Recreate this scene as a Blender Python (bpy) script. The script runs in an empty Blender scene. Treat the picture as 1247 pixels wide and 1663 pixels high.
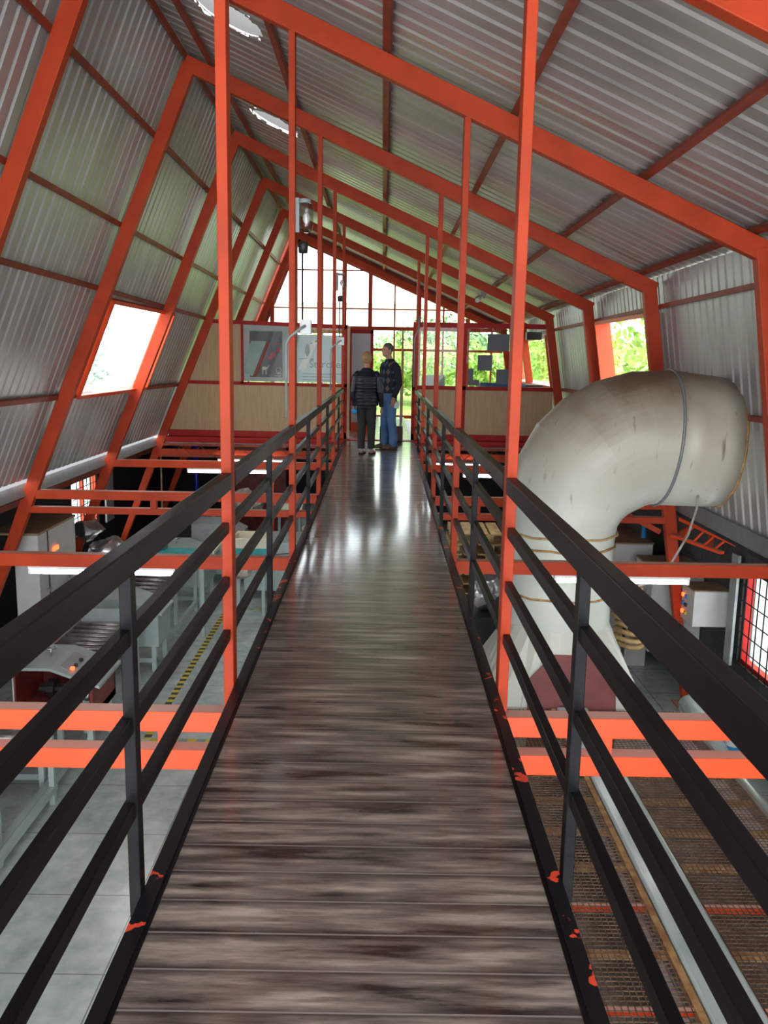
import bpy, bmesh, math, random
from mathutils import Vector, Matrix
random.seed(7)
R = math.radians
sc = bpy.context.scene
COL = sc.collection
# ------------------------------------------------------------------ camera
CAMX, CAMZ, FPX = 0.055, 1.64, 1420.0
PITCH, ROLL, YAW = R(10.0), R(1.04), R(0.25)
cp, sp = math.cos(PITCH), math.sin(PITCH)
_f = Vector((math.sin(YAW)*cp, math.cos(YAW)*cp, -sp))
_r = Vector((math.cos(YAW), -math.sin(YAW), 0))
_u = _r.cross(_f)
_r2 = _r*math.cos(ROLL) + _u*math.sin(ROLL)
_u2 = -_r*math.sin(ROLL) + _u*math.cos(ROLL)
cd = bpy.data.cameras.new('camera')
cam = bpy.data.objects.new('camera', cd); COL.objects.link(cam)
m = Matrix((_r2, _u2, -_f)).transposed().to_4x4()
m.translation = Vector((CAMX, 0, CAMZ)); cam.matrix_world = m
cd.sensor_fit = 'VERTICAL'; cd.sensor_height = 24.0
cd.lens = 24.0*FPX/1663.0
cd.clip_start = 0.05; cd.clip_end = 400
sc.camera = cam
# ------------------------------------------------------------------ view, world, light
sc.view_settings.view_transform = 'Standard'; sc.view_settings.look = 'None'
sc.view_settings.gamma = 1.0; sc.view_settings.use_curve_mapping = False
sc.view_settings.exposure = 1.3
SKY = 3.0
w = bpy.data.worlds.new('overcast_sky'); sc.world = w; w.use_nodes = True
wn = w.node_tree.nodes; wl = w.node_tree.links
bg = wn['Background']; bg.inputs[1].default_value = SKY
tc = wn.new('ShaderNodeTexCoord'); nz = wn.new('ShaderNodeTexNoise'); cr = wn.new('ShaderNodeValToRGB')
nz.inputs['Scale'].default_value = 2.2; nz.inputs['Detail'].default_value = 4
wl.new(tc.outputs['Generated'], nz.inputs['Vector']); wl.new(nz.outputs[0], cr.inputs[0])
cr.color_ramp.elements[0].color = (.80, .86, .95, 1); cr.color_ramp.elements[0].position = .35
cr.color_ramp.elements[1].color = (1, 1, 1, 1); cr.color_ramp.elements[1].position = .62
wl.new(cr.outputs[0], bg.inputs[0])

def area(name, loc, rot, sx, sy, power, color=(1, 1, 1), portal=False):
    l = bpy.data.lights.new(name, 'AREA'); l.shape = 'RECTANGLE'; l.size = sx; l.size_y = sy
    l.energy = power; l.color = color
    if portal: l.cycles.is_portal = True
    o = bpy.data.objects.new(name, l); COL.objects.link(o); o.location = loc; o.rotation_euler = rot
    return o
# daylight arriving through the big opening in the end wall behind the camera
area('rear_opening_daylight', (-.3, -2.6, 1.1), (R(90), 0, R(180)), 6.0, 2.2, 520, (1.0, .97, .93))
area('lower_rear_fill', (-1.0, -2.6, -1.2), (R(90), 0, R(180)), 7.0, 2.2, 300, (1.0, .98, .95))  # unseen lamp added low behind the camera to brighten the hall floor
area('gable_portal', (0, 22.6, 2.4), (R(-90), 0, 0), 6.2, 4.8, 1, portal=True)
area('left_window_portal', (-3.62, 12.5, 1.7), (0, R(-68), 0), 1.4, 2.6, 1, portal=True)
area('right_window_portal', (3.45, 11.7, 1.7), (0, R(90), 0), 1.4, 2.6, 1, portal=True)

# ------------------------------------------------------------------ materials
def lin(r, g, b):
    f = lambda c: (c/255/12.92) if c/255 <= .04045 else ((c/255+.055)/1.055)**2.4
    return (f(r), f(g), f(b), 1)
def mat(name, col, rough=.5, metal=0.0, var=0.0, vscale=6.0, bump=0.0, bscale=40.0, stretch=(1, 1, 1), col2=None, spec=.5,
        coat=0.0, emit=None, estr=0.0, rvar=0.0, lo=.35, hi=.65):
    M = bpy.data.materials.new(name); M.use_nodes = True
    N = M.node_tree.nodes; L = M.node_tree.links; b = N['Principled BSDF']
    b.inputs['Base Color'].default_value = col; b.inputs['Roughness'].default_value = rough
    b.inputs['Metallic'].default_value = metal; b.inputs['Specular IOR Level'].default_value = spec
    if coat: b.inputs['Coat Weight'].default_value = coat; b.inputs['Coat Roughness'].default_value = .12
    if emit: b.inputs['Emission Color'].default_value = emit; b.inputs['Emission Strength'].default_value = estr
    if var or col2 or bump or rvar:
        t = N.new('ShaderNodeTexCoord'); mp = N.new('ShaderNodeMapping'); mp.inputs['Scale'].default_value = stretch
        L.new(t.outputs['Object'], mp.inputs['Vector'])
        n = N.new('ShaderNodeTexNoise'); n.inputs['Scale'].default_value = vscale; n.inputs['Detail'].default_value = 5
        L.new(mp.outputs[0], n.inputs['Vector'])
        c = N.new('ShaderNodeValToRGB'); c.color_ramp.elements[0].position = lo; c.color_ramp.elements[1].position = hi
        c2 = col2 or tuple(min(1, x*(1+var)) for x in col[:3])+(1,)
        c1 = col if col2 else tuple(x*(1-var) for x in col[:3])+(1,)
        c.color_ramp.elements[0].color = c1; c.color_ramp.elements[1].color = c2
        L.new(n.outputs[0], c.inputs[0]); L.new(c.outputs[0], b.inputs['Base Color'])
        if rvar:
            mr = N.new('ShaderNodeMapRange'); mr.inputs[3].default_value = max(.02, rough-rvar); mr.inputs[4].default_value = rough+rvar
            L.new(n.outputs[0], mr.inputs[0]); L.new(mr.outputs[0], b.inputs['Roughness'])
        if bump:
            n2 = N.new('ShaderNodeTexNoise'); n2.inputs['Scale'].default_value = bscale
            L.new(mp.outputs[0], n2.inputs['Vector'])
            bp = N.new('ShaderNodeBump'); bp.inputs['Strength'].default_value = bump; bp.inputs['Distance'].default_value = .01
            L.new(n2.outputs[0], bp.inputs['Height']); L.new(bp.outputs[0], b.inputs['Normal'])
    return M
M = {}
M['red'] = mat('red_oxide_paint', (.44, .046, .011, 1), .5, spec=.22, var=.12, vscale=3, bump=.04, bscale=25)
M['purlin'] = mat('purlin_paint', (.27, .045, .022, 1), .5, spec=.25, var=.2, vscale=5, bump=.05)
M['deepred'] = mat('deep_red_paint', (.36, .012, .008, 1), .5, spec=.2, var=.1, vscale=4)
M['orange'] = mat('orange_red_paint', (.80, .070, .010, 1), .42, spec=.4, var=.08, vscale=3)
M['black'] = mat('black_enamel', (.004, .004, .005, 1), .38, spec=.12, col2=(.012, .011, .012, 1), vscale=9, stretch=(1, .15, 1), rvar=.10, bump=.08, bscale=60)
M['edge'] = mat('worn_black_over_orange', (.006, .006, .008, 1), .38, spec=.35, col2=(.80, .075, .03, 1), vscale=7, lo=.62, hi=.63)
M['cream'] = mat('duct_cream_paint', (.56, .57, .49, 1), .42, var=.06, vscale=2)
M['maroon'] = mat('maroon_primer', (.20, .05, .045, 1), .6, var=.12, vscale=6)
M['palegreen'] = mat('machine_pale_green', (.36, .45, .43, 1), .4, var=.08, vscale=4)
M['machdark'] = mat('machine_dark', (.02, .02, .02, 1), .5)
M['machred'] = mat('machine_red_interior', (.22, .03, .025, 1), .5, var=.3)
M['grey'] = mat('machine_grey', (.30, .33, .33, 1), .45, var=.1)
M['cab'] = mat('cabinet_light_grey', (.55, .56, .54, 1), .4, var=.05)
M['cabtop'] = mat('cabinet_dusty_top', (.26, .18, .11, 1), .7, var=.2)
M['steel'] = mat('brushed_steel', (.42, .42, .42, 1), .3, metal=.8, var=.2, vscale=12)
M['roller'] = mat('roller_steel', (.34, .32, .31, 1), .35, metal=.7, var=.3, vscale=8)
M['white'] = mat('white_plastic', (.78, .79, .78, 1), .4)
M['panel'] = mat('beige_panel', (.44, .29, .15, 1), .55, col2=(.52, .36, .20, 1), vscale=9, stretch=(6, 6, .35))
M['lav'] = mat('lavender_panel', (.62, .60, .68, 1), .5)
M['teal'] = mat('teal_tray', (.02, .27, .27, 1), .5, var=.2)
M['wood'] = mat('pallet_wood', (.36, .22, .09, 1), .7, col2=(.62, .44, .2, 1), vscale=10)
M['crate'] = mat('cream_crate', (.66, .62, .48, 1), .5, var=.06)
M['cloth'] = mat('grey_canvas', (.33, .31, .27, 1), .85, var=.25, vscale=8, bump=.3)
M['rust'] = mat('rusty_angle_iron', (.28, .12, .045, 1), .75, col2=(.52, .32, .12, 1), vscale=14, bump=.3)
M['wire'] = mat('rusty_wire', (.20, .12, .08, 1), .5, metal=.3, var=.4, vscale=10)
M['sheet'] = mat('dusty_sheet_metal', (.24, .18, .14, 1), .45, metal=.3, col2=(.36, .33, .31, 1), vscale=3)
M['whitesheet'] = mat('white_liner', (.85, .82, .84, 1), .5, var=.1)
M['channel'] = mat('pale_blue_channel', (.42, .53, .51, 1), .22, col2=(.58, .66, .64, 1), vscale=14, stretch=(1, .2, 1))
M['flash'] = mat('grey_flashing', (.22, .235, .24, 1), .5, metal=.2, var=.1)
M['blackwall'] = mat('black_wall', (.006, .006, .007, 1), .7)
M['tube'] = mat('tube_light', (1, 1, 1, 1), .5, emit=(1, .98, .93, 1), estr=9)
M['led'] = mat('red_indicator', (.6, .03, .01, 1), .4, emit=(1, .08, .02, 1), estr=2)
M['ledg'] = mat('green_indicator', (.02, .5, .1, 1), .4, emit=(.05, 1, .2, 1), estr=1.5)
M['paper'] = mat('grey_paper', (.14, .15, .17, 1), .7, var=.05)
M['ground'] = mat('grass_bank', (.10, .19, .03, 1), .9, col2=(.30, .42, .08, 1), vscale=1.2)
M['leafA'] = mat('leaf_bright', (.20, .36, .05, 1), .6, col2=(.42, .60, .12, 1), vscale=2)
M['leafB'] = mat('leaf_dark', (.07, .16, .05, 1), .6, col2=(.18, .30, .10, 1), vscale=2)
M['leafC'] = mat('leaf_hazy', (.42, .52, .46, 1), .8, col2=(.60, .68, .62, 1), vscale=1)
M['bark'] = mat('bark', (.10, .07, .05, 1), .9)
M['poster'] = mat('poster_black', (.012, .013, .013, 1), .35)
M['signgreen'] = mat('sign_grey_green', (.24, .33, .31, 1), .45, col2=(.33, .44, .38, 1), vscale=3)
M['ink'] = mat('sign_ink', (.03, .06, .05, 1), .5)
M['pink'] = mat('poster_pink', (.45, .06, .10, 1), .5)
M['offwhite'] = mat('poster_white', (.55, .52, .45, 1), .5)
M['greyboard'] = mat('sign_backing', (.42, .46, .44, 1), .5)
M['blue'] = mat('blue_pipe', (.01, .015, .5, 1), .4)
M['skin'] = mat('skin', (.42, .21, .14, 1), .55, var=.08)
M['blonde'] = mat('blonde_hair', (.33, .20, .09, 1), .6, var=.4, vscale=30, stretch=(3, 3, .5))
M['grayhair'] = mat('grey_hair', (.09, .075, .06, 1), .7, var=.4, vscale=30)
M['puffer'] = mat('black_puffer', (.006, .007, .012, 1), .4, col2=(.012, .014, .025, 1), vscale=6)
M['slacks'] = mat('dark_slacks', (.022, .022, .022, 1), .8, var=.3)
M['jeans'] = mat('blue_jeans', (.035, .10, .23, 1), .8, col2=(.08, .17, .32, 1), vscale=4)
M['knit'] = mat('black_knit', (.008, .009, .014, 1), .9)
M['shoe'] = mat('brown_shoe', (.09, .06, .04, 1), .6)
M['maskblue'] = mat('blue_mask', (.03, .30, .62, 1), .7)
M['maskwhite'] = mat('pale_mask', (.50, .62, .66, 1), .7)
M['bag'] = mat('brown_bag', (.05, .02, .015, 1), .6)
M['tapey'] = mat('tape', (.62, .52, .04, 1), .5)

def sheened(m_, col=(.62, .33, .25, 1), amt=.8):  # pale tint painted on upward faces, standing in for reflected gable light
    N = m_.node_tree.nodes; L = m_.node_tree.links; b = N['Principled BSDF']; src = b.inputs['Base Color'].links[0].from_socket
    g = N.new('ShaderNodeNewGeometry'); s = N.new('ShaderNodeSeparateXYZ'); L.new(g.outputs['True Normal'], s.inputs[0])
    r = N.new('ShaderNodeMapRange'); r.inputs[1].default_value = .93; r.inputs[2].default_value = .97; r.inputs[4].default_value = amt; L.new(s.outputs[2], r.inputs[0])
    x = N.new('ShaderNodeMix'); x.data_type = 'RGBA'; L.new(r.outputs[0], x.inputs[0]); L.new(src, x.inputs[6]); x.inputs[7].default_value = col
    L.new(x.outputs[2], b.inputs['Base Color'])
sheened(M['red']); sheened(M['orange'], (.85, .50, .40, 1), .9)
def striped(name, ca, cb, axis, freq):
    m_ = mat(name, ca, .5); N = m_.node_tree.nodes; L = m_.node_tree.links
    t = N.new('ShaderNodeTexCoord'); s = N.new('ShaderNodeSeparateXYZ'); L.new(t.outputs['Object'], s.inputs[0])
    a = N.new('ShaderNodeMath'); a.operation = 'MULTIPLY'; a.inputs[1].default_value = freq; L.new(s.outputs[axis], a.inputs[0])
    f = N.new('ShaderNodeMath'); f.operation = 'FRACT'; L.new(a.outputs[0], f.inputs[0])
    g = N.new('ShaderNodeMath'); g.operation = 'GREATER_THAN'; g.inputs[1].default_value = .5; L.new(f.outputs[0], g.inputs[0])
    x = N.new('ShaderNodeMix'); x.data_type = 'RGBA'; x.inputs[6].default_value = ca; x.inputs[7].default_value = cb
    L.new(g.outputs[0], x.inputs[0]); L.new(x.outputs[2], N['Principled BSDF'].inputs['Base Color']); return m_
M['hazY'] = striped('hazard_tape_length', (.62, .50, .03, 1), (.03, .03, .03, 1), 1, 6.5)
M['hazX'] = striped('hazard_tape_cross', (.62, .50, .03, 1), (.22, .26, .25, 1), 0, 5.0)

def cladding_mat(name, base, tint):
    m_ = mat(name, base, .38, metal=.5, col2=tint, vscale=1.3, stretch=(.5, 2.5, .5), rvar=.10, bump=.05, bscale=6)
    return m_
M['clad'] = cladding_mat('galvanised_sheet', (.42, .42, .41, 1), (.54, .54, .53, 1))
M['cladroof'] = cladding_mat('galvanised_roof_sheet', (.40, .375, .35, 1), (.54, .51, .48, 1))

# deck boards: grey-brown boards across the walkway, 0.15 m each, glossy lacquer
def deck_mat():
    m_ = mat('deck_boards', (.1, .1, .1, 1), .26, coat=1.0); N = m_.node_tree.nodes; L = m_.node_tree.links; b = N['Principled BSDF']
    t = N.new('ShaderNodeTexCoord'); s = N.new('ShaderNodeSeparateXYZ'); L.new(t.outputs['Object'], s.inputs[0])
    def mth(op, a, bb=None):
        n = N.new('ShaderNodeMath'); n.operation = op
        for i, v in enumerate((a, bb)):
            if v is None: continue
            if hasattr(v, 'links'): L.new(v, n.inputs[i])
            else: n.inputs[i].default_value = v
        return n.outputs[0]
    yv = mth('MULTIPLY', mth('ADD', s.outputs[1], .006), 1/.15)
    fr = mth('FRACT', yv); fl = mth('FLOOR', yv)
    cmb = N.new('ShaderNodeCombineXYZ'); L.new(mth('MULTIPLY', s.outputs[0], 1.5), cmb.inputs[0])
    L.new(mth('MULTIPLY', s.outputs[1], 13.0), cmb.inputs[1]); L.new(mth('MULTIPLY', fl, 3.37), cmb.inputs[2])
    n1 = N.new('ShaderNodeTexNoise'); n1.inputs['Scale'].default_value = 1.6; n1.inputs['Detail'].default_value = 8; n1.inputs['Roughness'].default_value = .68
    L.new(cmb.outputs[0], n1.inputs['Vector'])
    ramp = N.new('ShaderNodeValToRGB'); e = ramp.color_ramp.elements
    e[0].position = .40; e[0].color = (.022, .016, .013, 1); e[1].position = .64; e[1].color = (.50, .415, .355, 1)
    x = ramp.color_ramp.elements.new(.52); x.color = (.21, .17, .145, 1)
    # board edges dip darker in the printed wood
    c2 = N.new('ShaderNodeCombineXYZ'); L.new(mth('MULTIPLY', s.outputs[0], 1.3), c2.inputs[0]); L.new(mth('MULTIPLY', s.outputs[1], 9.0), c2.inputs[1])
    n2 = N.new('ShaderNodeTexNoise'); n2.inputs['Scale'].default_value = 1.5; n2.inputs['Detail'].default_value = 3; L.new(c2.outputs[0], n2.inputs['Vector'])
    L.new(mth('ADD', mth('MULTIPLY', n1.outputs[0], .6), mth('MULTIPLY', n2.outputs[0], .42)), ramp.inputs[0])
    edge = mth('LESS_THAN', mth('MINIMUM', fr, mth('SUBTRACT', 1.0, fr)), .022)
    ed2 = mth('MULTIPLY', mth('SUBTRACT', 1.0, mth('MINIMUM', mth('MULTIPLY', mth('MINIMUM', fr, mth('SUBTRACT', 1.0, fr)), 5.0), 1.0)), .85)
    mx0 = N.new('ShaderNodeMix'); mx0.data_type = 'RGBA'; L.new(ed2, mx0.inputs[0]); L.new(ramp.outputs[0], mx0.inputs[6]); mx0.inputs[7].default_value = (.02, .014, .012, 1)
    mx = N.new('ShaderNodeMix'); mx.data_type = 'RGBA'; L.new(edge, mx.inputs[0]); L.new(mx0.outputs[2], mx.inputs[6]); mx.inputs[7].default_value = (.26, .23, .21, 1)
    L.new(mx.outputs[2], b.inputs['Base Color'])
    bp = N.new('ShaderNodeBump'); bp.inputs['Strength'].default_value = .22; bp.inputs['Distance'].default_value = .004
    prof = mth('MINIMUM', mth('MULTIPLY', mth('MINIMUM', fr, mth('SUBTRACT', 1.0, fr)), 8.0), 1.0)
    L.new(mth('ADD', prof, mth('MULTIPLY', n1.outputs[0], .25)), bp.inputs['Height']); L.new(bp.outputs[0], b.inputs['Normal'])
    mr = N.new('ShaderNodeMapRange'); mr.inputs[3].default_value = .2; mr.inputs[4].default_value = .4
    L.new(n2.outputs[0], mr.inputs[0]); L.new(mr.outputs[0], b.inputs['Roughness'])
    return m_
M['deck'] = deck_mat()

def brick_mat(name, c1, c2, mortar, bw, bh, ms, rough, plane):
    m_ = mat(name, c1, rough); N = m_.node_tree.nodes; L = m_.node_tree.links
    t = N.new('ShaderNodeTexCoord'); s = N.new('ShaderNodeSeparateXYZ'); c = N.new('ShaderNodeCombineXYZ')
    L.new(t.outputs['Object'], s.inputs[0]); L.new(s.outputs[plane[0]], c.inputs[0]); L.new(s.outputs[plane[1]], c.inputs[1])
    br = N.new('ShaderNodeTexBrick'); L.new(c.outputs[0], br.inputs['Vector'])
    br.inputs['Color1'].default_value = c1; br.inputs['Color2'].default_value = c2; br.inputs['Mortar'].default_value = mortar
    br.inputs['Scale'].default_value = 1; br.inputs['Brick Width'].default_value = bw; br.inputs['Row Height'].default_value = bh
    br.inputs['Mortar Size'].default_value = ms; br.offset = .5 if plane[1] == 2 else 0
    n = N.new('ShaderNodeTexNoise'); n.inputs['Scale'].default_value = 7; L.new(t.outputs['Object'], n.inputs['Vector'])
    n.inputs['Detail'].default_value = 6
    x = N.new('ShaderNodeMix'); x.data_type = 'RGBA'; x.blend_type = 'OVERLAY'; x.inputs[0].default_value = .5
    L.new(br.outputs[0], x.inputs[6]); L.new(n.outputs[0], x.inputs[7]); L.new(x.outputs[2], N['Principled BSDF'].inputs['Base Color'])
    return m_
M['floor'] = brick_mat('polished_floor_tiles', (.42, .50, .48, 1), (.47, .55, .53, 1), (.20, .21, .20, 1), .88, .88, .005, .22, (0, 1))
M['block'] = brick_mat('dark_block_wall', (.030, .032, .034, 1), (.045, .047, .048, 1), (.015, .015, .016, 1), .42, .2, .008, .6, (1, 2))

def glass_mat(name, tint=(1, 1, 1, 1), refl=.5):
    m_ = bpy.data.materials.new(name); m_.use_nodes = True; N = m_.node_tree.nodes; L = m_.node_tree.links
    N.remove(N['Principled BSDF']); tr = N.new('ShaderNodeBsdfTransparent'); tr.inputs[0].default_value = tint
    gl = N.new('ShaderNodeBsdfGlossy'); gl.inputs['Roughness'].default_value = .02
    fr = N.new('ShaderNodeLayerWeight'); fr.inputs[0].default_value = .5
    pw = N.new('ShaderNodeMath'); pw.operation = 'POWER'; pw.inputs[1].default_value = 5.0; L.new(fr.outputs['Facing'], pw.inputs[0])
    mu = N.new('ShaderNodeMath'); mu.operation = 'MULTIPLY_ADD'; mu.inputs[1].default_value = .9*refl*2; mu.inputs[2].default_value = .04*refl*2; L.new(pw.outputs[0], mu.inputs[0])
    mx = N.new('ShaderNodeMixShader'); L.new(mu.outputs[0], mx.inputs[0]); L.new(tr.outputs[0], mx.inputs[1]); L.new(gl.outputs[0], mx.inputs[2])
    L.new(mx.outputs[0], N['Material Output'].inputs[0]); return m_
M['glass'] = glass_mat('clear_glass', (.96, .98, .97, 1), .22)
M['lampglass'] = glass_mat('lamp_glass', (.80, .82, .80, 1), 1.2)
def translucent(name, col):
    m_ = bpy.data.materials.new(name); m_.use_nodes = True; N = m_.node_tree.nodes; L = m_.node_tree.links
    N.remove(N['Principled BSDF']); a = N.new('ShaderNodeBsdfTranslucent'); b = N.new('ShaderNodeBsdfDiffuse')
    a.inputs[0].default_value = col; b.inputs[0].default_value = col
    mx = N.new('ShaderNodeMixShader'); mx.inputs[0].default_value = .4; L.new(a.outputs[0], mx.inputs[1]); L.new(b.outputs[0], mx.inputs[2])
    L.new(mx.outputs[0], N['Material Output'].inputs[0]); return m_
M['dome'] = translucent('translucent_white_dome', (.13, .13, .125, 1))

def argyle():
    m_ = mat('argyle_knit', (.01, .01, .015, 1), .9); N = m_.node_tree.nodes; L = m_.node_tree.links
    t = N.new('ShaderNodeTexCoord'); s = N.new('ShaderNodeSeparateXYZ'); L.new(t.outputs['Object'], s.inputs[0])
    def mth(op, a, b=None):
        n = N.new('ShaderNodeMath'); n.operation = op
        for i, v in enumerate((a, b)):
            if v is None: continue
            if hasattr(v, 'links'): L.new(v, n.inputs[i])
            else: n.inputs[i].default_value = v
        return n.outputs[0]
    u = mth('MULTIPLY', s.outputs[0], 1/.085); v = mth('MULTIPLY', s.outputs[2], 1/.135)
    def dia(uu, vv):
        a = mth('ABSOLUTE', mth('SUBTRACT', mth('FRACT', uu), .5)); b = mth('ABSOLUTE', mth('SUBTRACT', mth('FRACT', vv), .5))
        return mth('LESS_THAN', mth('ADD', a, b), .40)
    d1 = dia(u, v); d2 = dia(mth('ADD', u, .5), mth('ADD', v, .5))
    par = mth('GREATER_THAN', mth('FRACT', mth('MULTIPLY', mth('FLOOR', u), .5)), .25)
    ca = N.new('ShaderNodeMix'); ca.data_type = 'RGBA'; L.new(par, ca.inputs[0])
    ca.inputs[6].default_value = (.03, .10, .16, 1); ca.inputs[7].default_value = (.11, .075, .065, 1)
    x = N.new('ShaderNodeMix'); x.data_type = 'RGBA'; L.new(d1, x.inputs[0]); x.inputs[6].default_value = (.008, .009, .014, 1); L.new(ca.outputs[2], x.inputs[7])
    L.new(x.outputs[2], N['Principled BSDF'].inputs['Base Color']); return m_
M['argyle'] = argyle()

def duct_mat():
    # cream paint with noise-edged patches turning brown towards the top of the bend and rust runs below the seams
    m_ = mat('duct_paint', (.52, .53, .46, 1), .4); N = m_.node_tree.nodes; L = m_.node_tree.links
    t = N.new('ShaderNodeTexCoord'); s = N.new('ShaderNodeSeparateXYZ'); L.new(t.outputs['Object'], s.inputs[0])
    n = N.new('ShaderNodeTexNoise'); n.inputs['Scale'].default_value = 1.6; n.inputs['Detail'].default_value = 5; L.new(t.outputs['Object'], n.inputs['Vector'])
    a = N.new('ShaderNodeMath'); a.operation = 'MULTIPLY_ADD'; L.new(n.outputs[0], a.inputs[0]); a.inputs[1].default_value = 1.1; L.new(s.outputs[2], a.inputs[2])
    r = N.new('ShaderNodeValToRGB'); e = r.color_ramp.elements; mr = N.new('ShaderNodeMapRange'); mr.inputs[1].default_value = 2.75; mr.inputs[2].default_value = 4.45
    L.new(a.outputs[0], mr.inputs[0]); L.new(mr.outputs[0], r.inputs[0])
    e[0].position = .0; e[0].color = (.60, .64, .57, 1); e[1].position = .92; e[1].color = (.17, .11, .06, 1)
    k = r.color_ramp.elements.new(.48); k.color = (.56, .52, .41, 1)
    mp = N.new('ShaderNodeMapping'); mp.inputs['Scale'].default_value = (9, 9, 1.6); L.new(t.outputs['Object'], mp.inputs[0])
    n2 = N.new('ShaderNodeTexNoise'); n2.inputs['Scale'].default_value = 1.5; n2.inputs['Detail'].default_value = 7; L.new(mp.outputs[0], n2.inputs['Vector'])
    c = N.new('ShaderNodeValToRGB'); c.color_ramp.elements[0].position = .66; c.color_ramp.elements[0].color = (0, 0, 0, 1); c.color_ramp.elements[1].position = .78
    c.color_ramp.elements[1].color = (.75, .75, .75, 1)
    L.new(n2.outputs[0], c.inputs[0])
    x = N.new('ShaderNodeMix'); x.data_type = 'RGBA'; L.new(c.outputs[0], x.inputs[0]); L.new(r.outputs[0], x.inputs[6]); x.inputs[7].default_value = (.13, .07, .035, 1)
    L.new(x.outputs[2], N['Principled BSDF'].inputs['Base Color']); return m_
M['duct'] = duct_mat()

# ------------------------------------------------------------------ mesh helpers
class MB:
    def __init__(s): s.bm = bmesh.new()
    def box(s, x0, x1, y0, y1, z0, z1):
        v = [s.bm.verts.new(p) for p in ((x0, y0, z0), (x1, y0, z0), (x1, y1, z0), (x0, y1, z0), (x0, y0, z1), (x1, y0, z1), (x1, y1, z1), (x0, y1, z1))]
        for f in ((0, 3, 2, 1), (4, 5, 6, 7), (0, 1, 5, 4), (1, 2, 6, 5), (2, 3, 7, 6), (3, 0, 4, 7)): s.bm.faces.new([v[i] for i in f])
        return s
    def cbox(s, c, d): return s.box(c[0]-d[0]/2, c[0]+d[0]/2, c[1]-d[1]/2, c[1]+d[1]/2, c[2]-d[2]/2, c[2]+d[2]/2)
    def hexa(s, pts):    # 8 points: bottom 4 (ccw), top 4
        v = [s.bm.verts.new(p) for p in pts]
        for f in ((0, 3, 2, 1), (4, 5, 6, 7), (0, 1, 5, 4), (1, 2, 6, 5), (2, 3, 7, 6), (3, 0, 4, 7)): s.bm.faces.new([v[i] for i in f])
        return s
    def bar(s, a, b, w, h, side=(0, 1, 0), w2=None, h2=None):
        a = Vector(a); b = Vector(b); d = (b-a).normalized(); sd = Vector(side); sd = (sd - d*sd.dot(d)).normalized(); up = d.cross(sd)
        w2 = w if w2 is None else w2; h2 = h if h2 is None else h2
        P = []
        for p, ww, hh in ((a, w, h), (b, w2, h2)):
            P += [p - sd*ww/2 - up*hh/2, p + sd*ww/2 - up*hh/2, p + sd*ww/2 + up*hh/2, p - sd*ww/2 + up*hh/2]
        v = [s.bm.verts.new(p) for p in P]
        for f in ((0, 3, 2, 1), (4, 5, 6, 7), (0, 1, 5, 4), (1, 2, 6, 5), (2, 3, 7, 6), (3, 0, 4, 7)): s.bm.faces.new([v[i] for i in f])
        return s
    def mbar(s, pts, w, hs, side=(0, 1, 0)):
        pts = [Vector(p) for p in pts]; sd = Vector(side); rings = []
        for i, p in enumerate(pts):
            a = pts[max(0, i-1)]; b = pts[min(len(pts)-1, i+1)]; d = (b-a).normalized(); up = d.cross(sd).normalized(); h = hs[i]
            rings.append([s.bm.verts.new(q) for q in (p-sd*w/2-up*h/2, p+sd*w/2-up*h/2, p+sd*w/2+up*h/2, p-sd*w/2+up*h/2)])
        for A, B in zip(rings, rings[1:]):
            for k in range(4): s.bm.faces.new((A[k], A[(k+1) % 4], B[(k+1) % 4], B[k]))
        s.bm.faces.new(rings[0][::-1]); s.bm.faces.new(rings[-1]); return s
    def tube(s, pts, r, n=10, closed=False, caps=True):
        pts = [Vector(p) for p in pts]; rr = r if isinstance(r, (list, tuple)) else [r]*len(pts); rings = []
        up = None
        for i, p in enumerate(pts):
            a = pts[i-1] if (i > 0 or closed) else p; b = pts[(i+1) % len(pts)] if (i < len(pts)-1 or closed) else p
            d = (b-a).normalized()
            if up is None:
                up = Vector((0, 0, 1)) if abs(d.z) < .9 else Vector((1, 0, 0))
            up = (up - d*up.dot(d)).normalized(); sd = d.cross(up)
            rad = rr[i]; ra, rb = (rad if isinstance(rad, (list, tuple)) else (rad, rad))
            rings.append([s.bm.verts.new(p + sd*math.cos(2*math.pi*k/n)*ra + up*math.sin(2*math.pi*k/n)*rb) for k in range(n)])
        m_ = len(rings)
        for i in range(m_ if closed else m_-1):
            A, B = rings[i], rings[(i+1) % m_]
            for k in range(n): s.bm.faces.new((A[k], A[(k+1) % n], B[(k+1) % n], B[k]))
        if caps and not closed:
            s.bm.faces.new(rings[0][::-1]); s.bm.faces.new(rings[-1])
        return s
    def vloft(s, secs, n=16):   # horizontal elliptical sections (x, y, z, rx, ry)
        rings = [[s.bm.verts.new((x+rx*math.cos(2*math.pi*k/n), y+ry*math.sin(2*math.pi*k/n), z)) for k in range(n)] for x, y, z, rx, ry in secs]
        for A, B in zip(rings, rings[1:]):
            for k in range(n): s.bm.faces.new((A[k], A[(k+1) % n], B[(k+1) % n], B[k]))
        s.bm.faces.new(rings[0][::-1]); s.bm.faces.new(rings[-1]); return s
    def ell(s, c, r, n=14):
        k = bmesh.ops.create_uvsphere(s.bm, u_segments=n, v_segments=n//2+2, radius=1)
        for v in k['verts']: v.co = Vector((c[0]+v.co.x*r[0], c[1]+v.co.y*r[1], c[2]+v.co.z*r[2]))
        return s
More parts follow.
